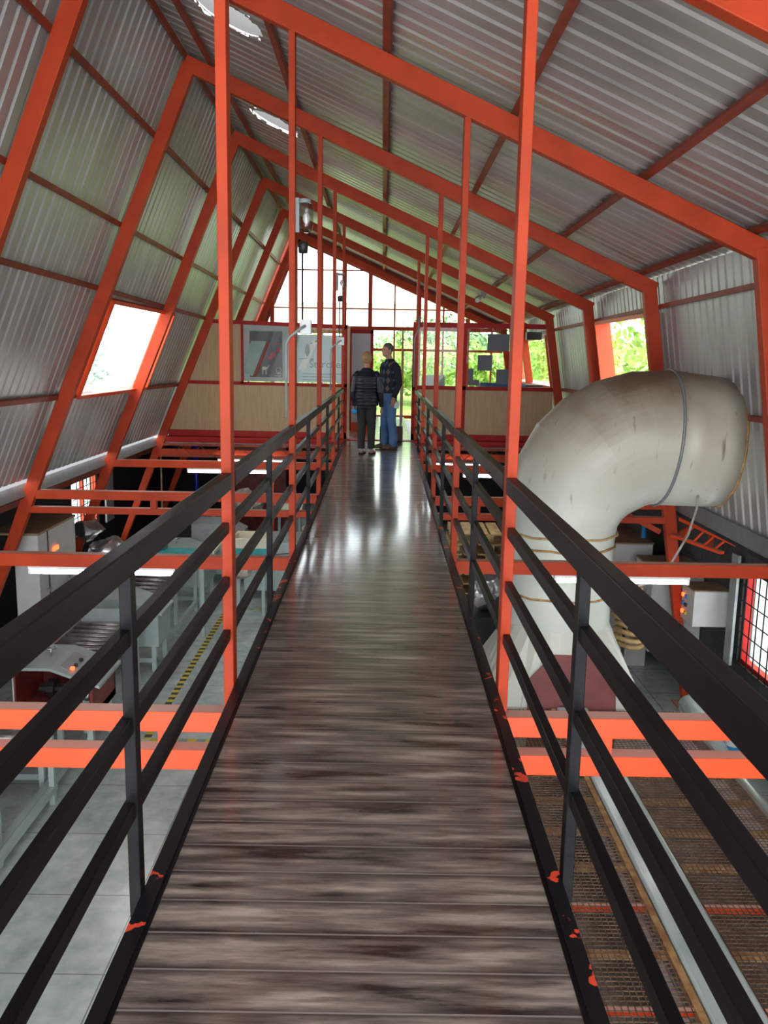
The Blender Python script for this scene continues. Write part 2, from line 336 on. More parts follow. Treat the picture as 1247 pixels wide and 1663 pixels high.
    def poly(s, pts, t, n):     # extruded polygon, thickness t along n
        n = Vector(n)*t; A = [s.bm.verts.new(Vector(p)) for p in pts]; B = [s.bm.verts.new(Vector(p)+n) for p in pts]
        s.bm.faces.new(A[::-1]); s.bm.faces.new(B)
        for i in range(len(pts)): s.bm.faces.new((A[i], A[(i+1) % len(pts)], B[(i+1) % len(pts)], B[i]))
        return s
    def build(s, name, m_, parent=None, smooth=False, bevel=0, org=None):
        bmesh.ops.recalc_face_normals(s.bm, faces=s.bm.faces)
        if org is not None: bmesh.ops.translate(s.bm, verts=s.bm.verts, vec=-Vector(org))
        me = bpy.data.meshes.new(name); s.bm.to_mesh(me); s.bm.free()
        for x in (m_ if isinstance(m_, list) else [m_]): me.materials.append(M[x])
        if smooth:
            for p in me.polygons: p.use_smooth = True
        o = bpy.data.objects.new(name, me); COL.objects.link(o)
        if org is not None: o.location = org
        if parent is not None: o.parent = parent
        if bevel:
            b = o.modifiers.new('bevel', 'BEVEL'); b.width = bevel; b.segments = 2; b.limit_method = 'ANGLE'
        return o
def tag(o, label, cat, group=None):
    o['label'] = label; o['category'] = cat
    if group: o['group'] = group
    return o
def thing(name, label, cat, loc=(0, 0, 0), rz=0, group=None):
    o = bpy.data.objects.new(name, None); COL.objects.link(o); o.location = loc; o.rotation_euler = (0, 0, rz); o.empty_display_size = .1
    return tag(o, label, cat, group)
def struct(o): o['kind'] = 'structure'; return o
def text_mesh(name, s, size, m_, parent, loc, rot, ext=.002):
    c = bpy.data.curves.new(name, 'FONT'); c.body = s; c.size = size; c.extrude = ext
    o = bpy.data.objects.new(name+'_c', c); COL.objects.link(o)
    dg = bpy.context.evaluated_depsgraph_get(); me = bpy.data.meshes.new_from_object(o.evaluated_get(dg))
    bpy.data.objects.remove(o); me.materials.clear(); me.materials.append(M[m_])
    t = bpy.data.objects.new(name, me); COL.objects.link(t); t.location = loc; t.rotation_euler = rot; t.parent = parent; return t

# ------------------------------------------------------------------ building constants
S = 3.03
FY = [4.14 + S*(k-1) for k in range(0, 8)]       # frame k -> y ; FY[1] is the first frame in view
RID = Vector((-2.1, 0, 4.70)); KNEE = Vector((3.05, 0, 2.45)); LFOOT = Vector((-5.07, 0, -2.5)); RMID = Vector((3.44, 0, .10)); RFOOT = Vector((3.85, 0, -2.5))
FLOOR = -2.5
dz = lambda y: .0086*y
shr = lambda y, z: .012*(13.0-y)*max(0.0, min(1.0, z/2.45))      # the roof line falls slightly towards the far end
def sv(p):
    p = Vector(p); return Vector((p.x, p.y, p.z+shr(p.y, p.z)))
Y0, Y1 = -3.0, FY[7]

# floor and walls
struct(MB().box(-5.3, 4.3, Y0, 24, FLOOR-.1, FLOOR).build('floor', 'floor'))
# corrugated cladding: profile along y, extruded down the slope; holes(ymid) gives gaps in slope distance
def corrugated(name, p0, p1, off, y0, y1, m_, holes=None, pitch=.18, depth=.017):
    p0 = Vector(p0); p1 = Vector(p1); d = p1-p0; Ltot = d.length; d.normalize(); n = Vector((d.z, 0, -d.x)) * off[1]
    base = p0 + n*off[0]
    prof = [(0, 0), (.70, 0), (.78, 1), (.92, 1)]
    ys = []; y = y0
    while y < y1:
        for a, h in prof:
            if y+a*pitch < y1: ys.append((y+a*pitch, h*depth))
        y += pitch
    ys.append((y1, 0))
    bm = bmesh.new()
    for (ya, ha), (yb, hb) in zip(ys, ys[1:]):
        gaps = sorted(holes((ya+yb)/2)) if holes else []
        segs = []; s = 0
        for a, b in gaps:
            if a > s: segs.append((s, a))
            s = max(s, b)
        if s < Ltot: segs.append((s, Ltot))
        for a, b in segs:
            q = [base + d*a + n*ha + Vector((0, ya, 0)), base + d*b + n*ha + Vector((0, ya, 0)), base + d*b + n*hb + Vector((0, yb, 0)), base + d*a + n*hb + Vector((0, yb, 0))]
            bm.faces.new([bm.verts.new(sv(v)) for v in q])
    bmesh.ops.remove_doubles(bm, verts=bm.verts, dist=.0005)
    me = bpy.data.meshes.new(name); bm.to_mesh(me); bm.free(); me.materials.append(M[m_])
    o = bpy.data.objects.new(name, me); COL.objects.link(o)
    return struct(o)
ld = (LFOOT-RID).normalized(); lbot = RID + ld*((RID.z-.10)/-ld.z)
LW = (10.72, 13.84, 1.02, 2.18)
def lholes(y):
    h = []
    if LW[0] < y < LW[1]: h.append(((RID.z-LW[3])/-ld.z+.26, (RID.z-LW[2])/-ld.z+.26))
    return h
RIDO = RID + Vector((-.10, 0, .12))
corrugated('wall_left', RID - ld*.26, lbot, (.14, 1), Y0, Y1, 'clad', lholes)
rd = (KNEE-RID).normalized(); VENTS = ((.72, 8.5, .33), (.72, 11.9, .33))
def rholes(y):
    h = []
    for s0, yc, r in VENTS:
        if abs(y-yc) < r:
            c = math.sqrt(r*r-(y-yc)**2); j = .02*math.sin(y*57); h.append((s0+.22-c+j, s0+.22+c+j))
    return h
corrugated('ceiling', RID - rd*.22, KNEE + rd*.14, (.17, -1), Y0, Y1+.3, 'cladroof', rholes, pitch=.20)
wd = (RMID-KNEE).normalized(); rbot = KNEE + wd*((KNEE.z+.04)/-wd.z)
RW = (10.45, 12.98, 1.0, 2.16); RW2 = (17.0, 21.5, 1.1, 2.1)
def wholes(y):
    h = []
    for W_ in (RW, RW2):
        if W_[0] < y < W_[1]: h.append(((KNEE.z+.1-W_[3])/-wd.z, (KNEE.z+.1-W_[2])/-wd.z))
    # hole the duct passes through
    c = .36**2-(y-8.55)**2
    if c > 0: c = math.sqrt(c); m0 = (KNEE.z+.1-.97)/-wd.z; h.append((m0-c, m0+c))
    return h
corrugated('wall_right', KNEE - wd*.1, rbot, (.14, -1), Y0, Y1, 'clad', wholes)
# flashing strips under the cladding
struct(MB().bar((lbot.x-.12, Y0, .10), (lbot.x-.12, Y1, .10), .01, .01).bar((lbot.x-.145, Y0, .03), (lbot.x-.145, Y1, .03), .02, .15, side=(1, 0, .4)).build('trim_1', 'flash'))
struct(MB().bar((rbot.x+.10, Y0, .0), (rbot.x+.10, Y1, .0), .02, .19, side=(1, 0, .15)).build('trim_2', 'flash'))
struct(MB().box(-5.3, lbot.x-.14, Y0, 24, -.06, .0).build('trim_3', 'blackwall'))
struct(MB().box(rbot.x+.09, 4.3, Y0, 24, -.12, -.09).build('trim_4', 'blackwall'))
# block walls with window openings
def wall_x(name, x0, x1, y0, y1, z0, z1, holes, m_):
    b = MB(); ys = y0
    for h in sorted(holes):
        b.box(x0, x1, ys, h[0], z0, z1); b.box(x0, x1, h[0], h[1], z0, h[2]); b.box(x0, x1, h[0], h[1], h[3], z1); ys = h[1]
    b.box(x0, x1, ys, y1, z0, z1); return struct(b.build(name, m_))
wall_x('wall_left_lower', -5.35, -5.2, Y0, 22.4, FLOOR, -.06, [(14.7, 16.1, -1.52, -.5)], 'blackwall')
wall_x('wall_right_lower', 4.1, 4.25, Y0, 22.4, FLOOR, -.12, [(7.8, 9.42, -1.66, -.55)], 'block')
struct(MB().box(-5.3, 4.3, 21.9, 22.0, FLOOR, -.06).build('wall_back_lower', 'blackwall'))
# ------------------------------------------------------------------ portal frames
ordn = ['nearest, out of view above the camera', 'first', 'second', 'third', 'fourth', 'fifth', 'sixth', 'seventh']
frame_lab = ['', 'red roof frame over the first tall posts, its beam cutting the top right corner',
  'red roof frame landing on the second pair of posts, widest beam across the view',
  'red roof frame whose rafter edges the near side of the left window',
  'red roof frame whose rafter edges the far side of the left window',
  'red roof frame standing in line with the beige partition',
  'red roof frame just beyond the beige partition', 'farthest red roof frame, around the glazed gable end']
for k in range(1, 8):
    y = FY[k]; t = thing('roof_frame', frame_lab[k], 'steel frame', (0, y, FLOOR), 0, 'red roof frames')
    L_ = lambda p, dy=0: Vector((p.x, dy, p.z-FLOOR))
    bend = Vector((-4.02, 0, .12))
    rz_ = Vector((0, 0, shr(y, 4.7))); kz_ = Vector((0, 0, shr(y, 2.45)))
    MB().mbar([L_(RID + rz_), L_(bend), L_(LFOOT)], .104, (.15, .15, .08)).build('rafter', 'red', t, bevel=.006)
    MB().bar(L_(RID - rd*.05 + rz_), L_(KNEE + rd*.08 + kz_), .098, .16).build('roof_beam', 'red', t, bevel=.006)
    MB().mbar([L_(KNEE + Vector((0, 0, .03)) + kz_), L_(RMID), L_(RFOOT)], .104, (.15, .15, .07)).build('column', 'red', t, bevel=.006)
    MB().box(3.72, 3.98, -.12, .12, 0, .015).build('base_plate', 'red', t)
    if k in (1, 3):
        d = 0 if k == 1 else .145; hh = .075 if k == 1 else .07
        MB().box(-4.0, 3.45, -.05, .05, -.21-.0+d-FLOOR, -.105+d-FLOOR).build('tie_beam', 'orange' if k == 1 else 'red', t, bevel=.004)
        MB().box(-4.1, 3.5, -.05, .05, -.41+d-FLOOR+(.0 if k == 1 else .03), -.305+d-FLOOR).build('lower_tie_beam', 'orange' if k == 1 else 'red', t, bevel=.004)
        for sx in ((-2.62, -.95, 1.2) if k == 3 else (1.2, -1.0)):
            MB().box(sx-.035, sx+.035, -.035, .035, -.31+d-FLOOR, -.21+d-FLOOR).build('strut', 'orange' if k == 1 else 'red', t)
    elif k == 2:
        MB().box(-4.05, 3.98, -.05, .05, -.13-FLOOR, -.02-FLOOR).build('tie_beam', 'red', t, bevel=.004)
    elif k == 4:
        MB().box(-4.05, 3.45, -.05, .05, -.06-FLOOR, .05-FLOOR).build('tie_beam', 'red', t, bevel=.004)
    elif k == 5:
        MB().box(-4.1, 3.5, -.05, .05, -.24-FLOOR, -.10-FLOOR).build('tie_beam', 'red', t, bevel=.004)

# ------------------------------------------------------------------ purlins
for z, l in [(4.78, 'highest on the left slope, just below the ridge'), (3.94, 'second from the ridge on the left slope'), (2.98, 'third from the ridge on the left slope'),
      (2.29, 'on the left slope above the left window'), (1.07, 'lowest on the left slope, under the left window')]:
    nn = Vector((ld.z, 0, -ld.x)); p = RID + ld*((RID.z-z)/-ld.z) + nn*.10
    b = MB(); b.bar(sv((p.x, Y0+.05, p.z)), sv((p.x, Y1, p.z)), .04, .055, side=(nn.x, 0, nn.z)); b.build('purlin', 'purlin')
    tag(COL.objects[-1], 'thin red purlin running the hall length, ' + l, 'purlin', 'purlins under the sheet cladding')
for x, l in [(-1.92, 'highest on the right roof slope beside the ridge'), (-1.0, 'second from the ridge under the right roof slope'), (0.0, 'directly above the walkway under the roof'),
             (1.0, 'under the roof slope just right of the walkway'), (2.03, 'under the roof midway between walkway and right wall'), (2.93, 'lowest under the roof, next to the right eave')]:
    s_ = (x-RID.x)/rd.x; nn = Vector((-rd.z, 0, rd.x)); p = RID + rd*s_ + nn*.12
    b = MB(); b.bar(sv((p.x, Y0+.05, p.z)), sv((p.x, Y1, p.z)), .04, .06, side=(nn.x, 0, nn.z)); b.build('purlin', 'purlin')
    tag(COL.objects[-1], 'thin red purlin running the hall length, ' + l, 'purlin', 'purlins under the sheet cladding')
for z, l in [(2.22, 'on the right wall above the window'), (1.12, 'on the right wall behind the duct outlet')]:
    s_ = (KNEE.z-z)/-wd.z; nn = Vector((-wd.z, 0, wd.x)); p = KNEE + wd*s_ + nn*.10
    for ya, yb, e in ([(Y0+.05, Y1, '')] if z > 2 else [(Y0+.05, 7.9, ', nearer than the duct'), (9.1, Y1, ', farther than the duct')]):
        b = MB(); b.bar(sv((p.x, ya, p.z)), sv((p.x, yb, p.z)), .04, .05, side=(nn.x, 0, nn.z)); b.build('girt', 'purlin')
        tag(COL.objects[-1], 'thin red horizontal rail ' + l + e, 'wall rail', 'red rails on the right wall')
# long red beam above left block wall, right too
tag(MB().box(-4.62, -4.54, Y0+.1, 21.8, -.30, -.16).build('wall_beam', 'purlin'), 'dark red beam along the top of the left block wall', 'beam')

# ------------------------------------------------------------------ windows in the cladding
def win_slope(name, p0, p1, y0, y1, side):
    # p0 upper, p1 lower points (x,z) of the opening plane
    a = Vector((p0[0], 0, p0[1])); b = Vector((p1[0], 0, p1[1])); d = (b-a).normalized(); n = Vector((d.z, 0, -d.x))*side
    root = bpy.data.objects.new(name, None); COL.objects.link(root); root.location = ((a+b)/2 + Vector((0, (y0+y1)/2, 0))); struct(root)
    o = root.location
    fr = MB()
    A0 = a + Vector((0, y0, 0)) - o; A1 = a + Vector((0, y1, 0)) - o; B0 = b + Vector((0, y0, 0)) - o; B1 = b + Vector((0, y1, 0)) - o
    for p, q in ((A0, A1), (B0, B1), (A0, B0), (A1, B1)): fr.bar(p, q, .22, .05, side=tuple(n))
    fr.build('window_frame', 'orange', root)
    g = MB(); g.poly([A0+n*.05, B0+n*.05, B1+n*.05, A1+n*.05], .004, n); g.build('pane', 'glass', root)
    return root
def lpt(z, off=.15):
    s_ = (RID.z-z)/-ld.z; p = RID + ld*s_; nn = Vector((ld.z, 0, -ld.x))*-1
    nn = nn if nn.x < 0 else -nn; p = p + nn*off; return (p.x, p.z)
def rpt(z, off=.13):
    s_ = (KNEE.z-z)/-wd.z; p = KNEE + wd*s_; nn = Vector((-wd.z, 0, wd.x)); nn = nn if nn.x > 0 else -nn; p = p + nn*off; return (p.x, p.z)
win_slope('window_1', lpt(LW[3]+.04), lpt(LW[2]+.06), LW[0]+.02, LW[1]-.02, 1)
win_slope('window_2', rpt(RW[3]+.02), rpt(RW[2]+.05), RW[0]+.02, RW[1]-.02, -1)
win_slope('window_3', rpt(RW2[3]-.01), rpt(RW2[2]+.03), RW2[0]+.02, RW2[1]-.02, -1)
def barred(name, x, y0, y1, z0, z1, sgn):
    root = bpy.data.objects.new(name, None); COL.objects.link(root); root.location = (x, (y0+y1)/2, z0); struct(root)
    hy = (y1-y0)/2; h = z1-z0; f = MB(); ww = .05
    f.box(-.04, .04, -hy, -hy+ww, 0, h); f.box(-.04, .04, hy-ww, hy, 0, h); f.box(-.04, .04, -hy, hy, 0, ww); f.box(-.04, .04, -hy, hy, h-ww, h)
    f.box(-.03, .03, -.025, .025, 0, h); f.build('window_frame', 'deepred' if sgn > 0 else 'orange', root)
    MB().box(-.003, .003, -hy+ww, hy-ww, ww, h-ww).build('pane', 'glass', root)
    g = MB(); n = int((y1-y0)/.16)
    for i in range(1, n): yy = -hy+(y1-y0)*i/n; g.tube([(-.10*sgn, yy, .01), (-.10*sgn, yy, h-.01)], .007, 6)
    m2 = int(h/.17)
    for i in range(0, m2+1): zz = .02+(h-.04)*i/m2; g.tube([(-.10*sgn, -hy, zz), (-.10*sgn, hy, zz)], .007, 6)
    g.build('security_grille', 'black', root)
barred('window_4', -5.27, 14.7, 16.1, -1.52, -.5, -1)
barred('window_5', 4.17, 7.8, 9.42, -1.66, -.55, 1)
tag(MB().box(4.03, 4.06, 9.44, 9.62, -1.72, -.45).build('window_shutter', 'grey'), 'pale grey shutter leaf folded beside the barred right window', 'shutter')
tag(MB().box(-5.1, -5.07, 16.15, 16.6, -1.5, -.45).build('window_shutter', 'grey'), 'pale grey shutter beside the barred left window', 'shutter')

# ------------------------------------------------------------------ gable glazing (structure)
gy = FY[7]
fb = MB(); fb.bar((RID.x-.1, gy+.06, RID.z-.03), (KNEE.x+.1, gy+.06, KNEE.z-.03), .02, .36).bar((RID.x-.02, gy+.06, RID.z-.06), (lbot.x-.02, gy+.06, lbot.z), .02, .34)
struct(fb.build('trim_5', 'purlin'))
root = bpy.data.objects.new('window_6', None); COL.objects.link(root); root.location = (0, gy, .15); struct(root)
def roofz(x): return (RID.z + (x-RID.x)*rd.z/rd.x) if x > RID.x else (RID.z + (x-RID.x)*ld.z/ld.x)
fr = MB(); zb = .15
x = -3.34
for i in range(-5, 6):
    x = -.28 + .61*i; thick = .10 if i % 2 == 0 else .04
    if x < -3.6 or x > 3.0: continue
    zt = roofz(x) - .21
    if zt > .3: fr.box(x-thick/2, x+thick/2, -.03, .03, 0, zt-zb)
for z, h in ((2.36, .09), (2.83, .03), (3.75, .03), (1.84, .06), (.17, .08)):
    xl = RID.x + (z-RID.z)*ld.x/ld.z; xr = min(3.05, RID.x + (z-RID.z)*rd.x/rd.z) if z > 2.45 else 3.1
    fr.box(xl+.05, xr-.05, -.035, .035, z-h/2-zb, z+h/2-zb)
fr.box(.55-.03, .55+.03, -.03, .03, 0, 1.7)
fr.build('window_frame', 'red', root)
g = MB(); pts = [(-3.95, 0, .05), (RID.x, 0, RID.z-zb-.19), (KNEE.x, 0, KNEE.z-zb-.17), (3.3, 0, .05)]
g.poly(pts, .006, (0, 1, 0)); g.build('pane', 'glass', root)

# ------------------------------------------------------------------ walkway
def tz(pt): return Vector((pt[0], pt[1], pt[2]+dz(pt[1])))
YE = FY[5]-.1
t = thing('walkway', 'long raised walkway of dark grey-brown boards between black steel edges', 'walkway', (0, 0, 0))
def ybeam(b, x0, x1, z0, z1, y0, y1):
    b.hexa([(x0, y0, z0+dz(y0)), (x1, y0, z0+dz(y0)), (x1, y1, z0+dz(y1)), (x0, y1, z0+dz(y1)), (x0, y0, z1+dz(y0)), (x1, y0, z1+dz(y0)), (x1, y1, z1+dz(y1)), (x0, y1, z1+dz(y1))])
b = MB(); ybeam(b, -.60, .60, -.03, 0, Y0+.1, FY[7]-.4); b.build('deck_boards', 'deck', t)
for s_ in (-1, 1):
    b = MB(); ybeam(b, min(s_*.60, s_*.648), max(s_*.60, s_*.648), -.095, .006, Y0+.1, YE); b.build('edge_beam', 'edge', t)
    b = MB(); ybeam(b, min(s_*.585, s_*.60), max(s_*.585, s_*.60), -.02, .003, Y0+.1, YE); b.build('edge_strip', 'black', t)
# floor of the glazed room beyond the partition
struct(MB().box(-4.2, -.61, FY[5]+.06, gy-.1, -.02, .10).box(.61, 3.5, FY[5]+.06, gy-.1, -.02, .10).build('floor_upper', 'grey'))

# posts
sidew = {-1: 'left', 1: 'right'}
post_ord = ['', 'nearest', 'second', 'third', 'fourth', 'fifth']
for k in range(1, 6):
    y = FY[k]
    for s_ in (-1, 1):
        xc = s_*.675; zt = roofz(xc) - .085 + shr(y, 3)
        ex = {1: 'tall red square post, nearest to the camera on the %s of the walkway', 2: 'red square post second from the camera on the %s of the walkway',
              3: 'red square post third from the camera on the %s of the walkway', 4: 'red square post fourth from the camera on the %s of the walkway',
              5: 'farthest red square post on the %s of the walkway, at the partition'}[k] % sidew[s_]
        o = MB().box(xc-.025, xc+.025, y-.05, y+.05, dz(y)-.11, zt).build('walkway_post', 'red', None, bevel=.004)
        tag(o, ex, 'post', 'red walkway posts')
# guard rails, one panel per bay
bayname = ['on the camera side of the nearest post', 'between the nearest and second posts', 'between the second and third posts', 'between the third and fourth posts', 'between the fourth and fifth posts']
for k in range(0, 5):
    ya = FY[k]+.05; yb = FY[k+1]-.05
    for s_ in (-1, 1):
        t = thing('guard_rail', 'black square-tube guard rail %s of the walkway, %s' % (sidew[s_], bayname[k]), 'railing', (s_*.672, (ya+yb)/2, dz((ya+yb)/2)), 0, 'walkway guard rails')
        oy = (ya+yb)/2; oz = dz(oy)
        rz = lambda yy, zz: dz(yy) + zz*((1.10-.0015*yy)-dz(yy))/1.02     # rails converge gently on the deck
        def rl(x0, x1, z0, z1, b):
            q = []
            for zz in (z0, z1):
                for xx, yy in ((x0, ya), (x1, ya), (x1, yb), (x0, yb)): q.append((xx, yy-oy, rz(yy, zz)-oz))
            b.hexa(q)
        b = MB(); rl(-.025, .025, .945, 1.02, b); b.build('top_rail', 'black', t, bevel=.004)
        xo = .008*s_
        for zz in (.255, .51, .765):
            b = MB(); rl(xo-.017, xo+.017, zz-.025, zz+.025, b); b.build('mid_rail', 'black', t, bevel=.003)
        ym = ((FY[k]+FY[k+1])/2 if k else (2.45 if s_ < 0 else 2.56))-oy
        MB().box(-.018, .018, ym-.025, ym+.025, -.09, rz(oy+ym, .95)-oz).build('baluster', 'black', t, bevel=.003)
# short rail returning to the partition on the right
# ------------------------------------------------------------------ roof vents
for (s0, yc, r), l in zip(VENTS, ('larger-looking white roof vent, cut by the nearest left post', 'smaller-looking white roof vent, farther along by the second left post', 'white roof vent above the view')):
    if yc < 6: continue
    nn = Vector((-rd.z, 0, rd.x)); c = sv(RID + rd*s0 + nn*.20 + Vector((0, yc, 0)))
    t = thing('roof_vent', l, 'vent', c, 0, 'round roof vents')
    rot = math.atan2(-rd.z, rd.x)
    t.rotation_euler = (0, rot, 0)
    b = MB(); N_ = 28
    prof = [(r*1.06, 0), (r*1.02, .05), (r*.85, .11), (r*.4, .15), (.001, .16)]
    rings = [[b.bm.verts.new((a*math.cos(2*math.pi*i/N_), a*math.sin(2*math.pi*i/N_), z)) for i in range(N_)] for a, z in prof]
    for A, B in zip(rings, rings[1:]):
        for i in range(N_): b.bm.faces.new((A[i], A[(i+1) % N_], B[(i+1) % N_], B[i]))
    b.build('dome', 'dome', t, smooth=True)
    b = MB()
    for i in range(40):
        a0 = 2*math.pi*i/40; a1 = 2*math.pi*(i+1)/40; ri = r*(.93+.06*random.random()); 
        b.hexa([(ri*math.cos(a0), ri*math.sin(a0), -.03), (r*1.04*math.cos(a0), r*1.04*math.sin(a0), -.02), (r*1.04*math.cos(a1), r*1.04*math.sin(a1), -.02), (ri*math.cos(a1), ri*math.sin(a1), -.035+.02*random.random()),
                (ri*math.cos(a0), ri*math.sin(a0), -.022), (r*1.04*math.cos(a0), r*1.04*math.sin(a0), -.01), (r*1.04*math.cos(a1), r*1.04*math.sin(a1), -.01), (ri*math.cos(a1), ri*math.sin(a1), -.02)])
    b.build('cut_rim', 'steel', t)

# ------------------------------------------------------------------ glazed partition at frame 5
py = FY[5]
def lx(z): return RID.x + (z-RID.z)*ld.x/ld.z
t = thing('glazed_partition', 'beige and glass partition left of the walkway, carrying a poster and a sign', 'partition', (0, py, 0))
b = MB()
b.bar((lx(2.24)+.05, 0, 2.24), (-.58, 0, 2.18), .06, .07).bar((lx(1.14)+.05, 0, 1.14), (-.6, 0, 1.12), .06, .06).bar((lx(.22)+.05, 0, .20), (-.6, 0, .19), .06, .13)
for x, w_ in ((-1.57, .09), (-.62, .05), (-2.52, .04)): b.box(x-w_/2, x+w_/2, -.03, .03, .13 if x > -2 else 1.12, 2.2)
b.build('frame', 'deepred', t)
MB().hexa([(lx(.26)+.05, .005, .26), (-.62, .005, .26), (-.62, .02, .26), (lx(.26)+.05, .02, .26), (lx(1.12)+.05, .005, 1.12), (-.62, .005, 1.12), (-.62, .02, 1.12), (lx(1.12)+.05, .02, 1.12)]).build('lower_panel', 'panel', t)
MB().hexa([(lx(1.15)+.05, .005, 1.15), (-2.53, .005, 1.15), (-2.53, .02, 1.15), (lx(1.15)+.05, .02, 1.15), (lx(2.21)+.05, .005, 2.21), (-2.53, .005, 2.21), (-2.53, .02, 2.21), (lx(2.21)+.05, .02, 2.21)]).build('side_panel', 'panel', t)
MB().box(-2.5, -1.61, -.004, .004, 1.16, 2.2).box(-1.53, -.64, -.004, .004, 1.16, 2.2).build('pane', 'glass', t)
MB().box(-.595, -.55, -.05, .05, .13, 2.2).build('door_jamb', 'panel', t)
# poster and sign hang on the glass
t = thing('poster', 'dark framed poster with white and pink figures behind the left glass pane', 'poster', (-2.06, py+.045, 1.68))
MB().box(-.44, .44, 0, .012, -.51, .51).build('backing', 'greyboard', t)
MB().box(-.33, .27, -.006, -.001, -.43, .40).build('print', 'poster', t)
b = MB()
b.poly([(-.30, -.010, .22), (-.02, -.010, .22), (-.28, -.010, -.42), (-.44, -.010, -.34), (-.44, -.010, -.22)], .003, (0, 1, 0)); b.build('pale_band', 'signgreen', t)
MB().poly([(-.0, -.012, .20), (.035, -.012, .20), (-.22, -.012, -.43), (-.26, -.012, -.43)], .003, (0, 1, 0)).build('red_stripe', 'red', t)
b = MB(); b.ell((.10, -.008, -.02), (.06, .004, .05)).ell((.20, -.008, .06), (.035, .004, .06)).ell((.04, -.008, -.08), (.05, .004, .04)); b.box(.10, .25, -.012, -.008, .17, .19); b.build('pink_figure', 'pink', t)
b = MB(); b.box(-.10, -.02, -.012, -.008, -.30, -.24).box(-.10, -.08, -.012, -.008, -.38, -.30).box(-.04, -.02, -.012, -.008, -.38, -.30).poly([(-.02, -.012, -.26), (.03, -.012, -.20), (.03, -.012, -.23), (-.01, -.012, -.29)], .004, (0, 1, 0))
b.build('white_figure', 'offwhite', t); b = MB()
b.tube([(.20+.05*math.cos(a/8*2*math.pi), -.01, -.30+.045*math.sin(a/8*2*math.pi)) for a in range(8)], .009, 5, closed=True).box(.16, .26, -.012, -.008, -.37, -.355).box(.13, .25, -.012, -.008, -.41, -.395)
b.build('white_figure', 'offwhite', t)
t = thing('sign', 'grey-green sign with dark lettering behind the pane nearest the passage', 'sign', (-1.08, py+.045, 1.65))
MB().box(-.44, .44, 0, .012, -.48, .38).build('board', 'signgreen', t)
b = MB(); b.bar((-.36, -.008, -.26), (-.14, -.008, .22), .004, .13, side=(0, 1, 0), h2=.10); b.ell((-.13, -.008, .24), (.06, .006, .05)); b.build('pale_figure', 'offwhite', t)
b = MB(); b.ell((-.25, -.010, .10), (.045, .006, .11)); b.bar((-.20, -.01, .22), (-.05, -.01, .28), .006, .03).bar((-.25, -.01, -.04), (-.42, -.01, -.06), .006, .015).ell((-.17, -.012, -.06), (.04, .004, .02)); b.build('dark_figure', 'ink', t)
text_mesh('lettering', 'Starches', .19, 'ink', t, (-.22, -.004, -.21), (R(90), 0, 0))
b = MB()
for i in range(3): b.box(-.34, .38-.1*i, -.004, -.001, -.33-.055*i, -.318-.055*i)
b.build('small_print', 'ink', t)
tag(MB().box(-1.5, -.62, py-.02, py+.02, 2.06, 2.13).build('roller_blind', 'wood'), 'amber rolled blind above the sign on the left partition', 'blind')

t = thing('glazed_partition', 'beige and glass partition right of the walkway with grey paper squares', 'partition', (0, py, 0))
b = MB(); cx = lambda z: 3.05 + (2.45-z)*.16
b.box(.60, cx(2.25)-.05, -.03, .03, 2.20, 2.29).box(.60, cx(1.1)-.05, -.03, .03, 1.08, 1.15).box(.60, cx(.2)-.05, -.03, .03, .10, .26)
for x in (.63, 1.55): b.box(x-.035, x+.035, -.03, .03, .13, 2.2)
b.build('frame', 'deepred', t)
MB().box(.66, 3.2, .005, .02, .26, 1.1).build('lower_panel', 'panel', t)
MB().box(.66, 1.52, -.004, .004, 1.15, 2.2).box(1.58, 3.02, -.004, .004, 1.15, 2.2).build('pane', 'glass', t)
for i, (x0, x1, z0, z1, l) in enumerate([(1.96, 2.36, 1.80, 2.10, 'large grey paper square, highest on the right partition glass'), (1.79, 2.06, 1.44, 1.72, 'middle grey paper square on the right partition glass'),
        (2.14, 2.36, 1.20, 1.47, 'lower right grey paper square on the right partition glass')]):
    tag(MB().box(x0, x1, py-.010, py-.005, z0, z1).build('paper_square', 'paper'), l, 'paper', 'papers on the partition glass')
tag(MB().poly([(1.62, py-.010, 1.17), (1.83, py-.010, 1.17), (1.83, py-.010, 1.27), (1.72, py-.010, 1.27), (1.72, py-.010, 1.47), (1.62, py-.010, 1.47)], .005, (0, 1, 0)).build('paper_square', 'paper'), 'L-shaped grey paper low on the right partition glass', 'paper', 'papers on the partition glass')
tag(MB().box(2.72, 3.0, py+.3, py+.45, 2.02, 2.16).build('wall_speaker', 'machdark'), 'dark box high behind the right end of the partition glass', 'box')
# door leaf at far end
t = thing('panel_door', 'white panel door with orange kick board at the far left end of the walkway', 'door', (-.38, 18.0, .155))
MB().box(-.20, .18, -.02, .02, .17, 1.98).build('leaf', 'lav', t)
MB().box(-.20, .18, -.025, .025, 0, .17).build('kick_board', 'orange', t)
MB().box(.18, .24, -.04, .04, 0, 2.02).box(-.25, -.20, -.04, .04, 0, 2.02).box(-.25, .24, -.04, .04, 1.96, 2.04).build('frame', 'deepred', t)
# truss joist under the partition
t = thing('lattice_joist', 'red lattice joist below the beige partition', 'joist', (0, 15.6, 0))
MB().box(-3.85, 3.4, -.02, .02, .03, .07).build('top_chord', 'purlin', t); MB().box(-3.85, 3.4, -.02, .02, -.17, -.13).build('bottom_chord', 'purlin', t)
b = MB(); n = 20
for i in range(n):
    x0 = -3.7+7.0*i/n; x1 = x0+3.5/n; x2 = x0+7.0/n
    b.tube([(x0, 0, -.13), (x1, 0, .03), (x2, 0, -.13)], .008, 6)
b.build('lattice_web', 'purlin', t)
tag(MB().box(-3.9, 3.4, FY[5]-.25, FY[5]-.04, .05, .15).build('edge_beam_upper_floor', 'deepred'), 'deep red edge beam of the upper floor under the partition', 'beam')

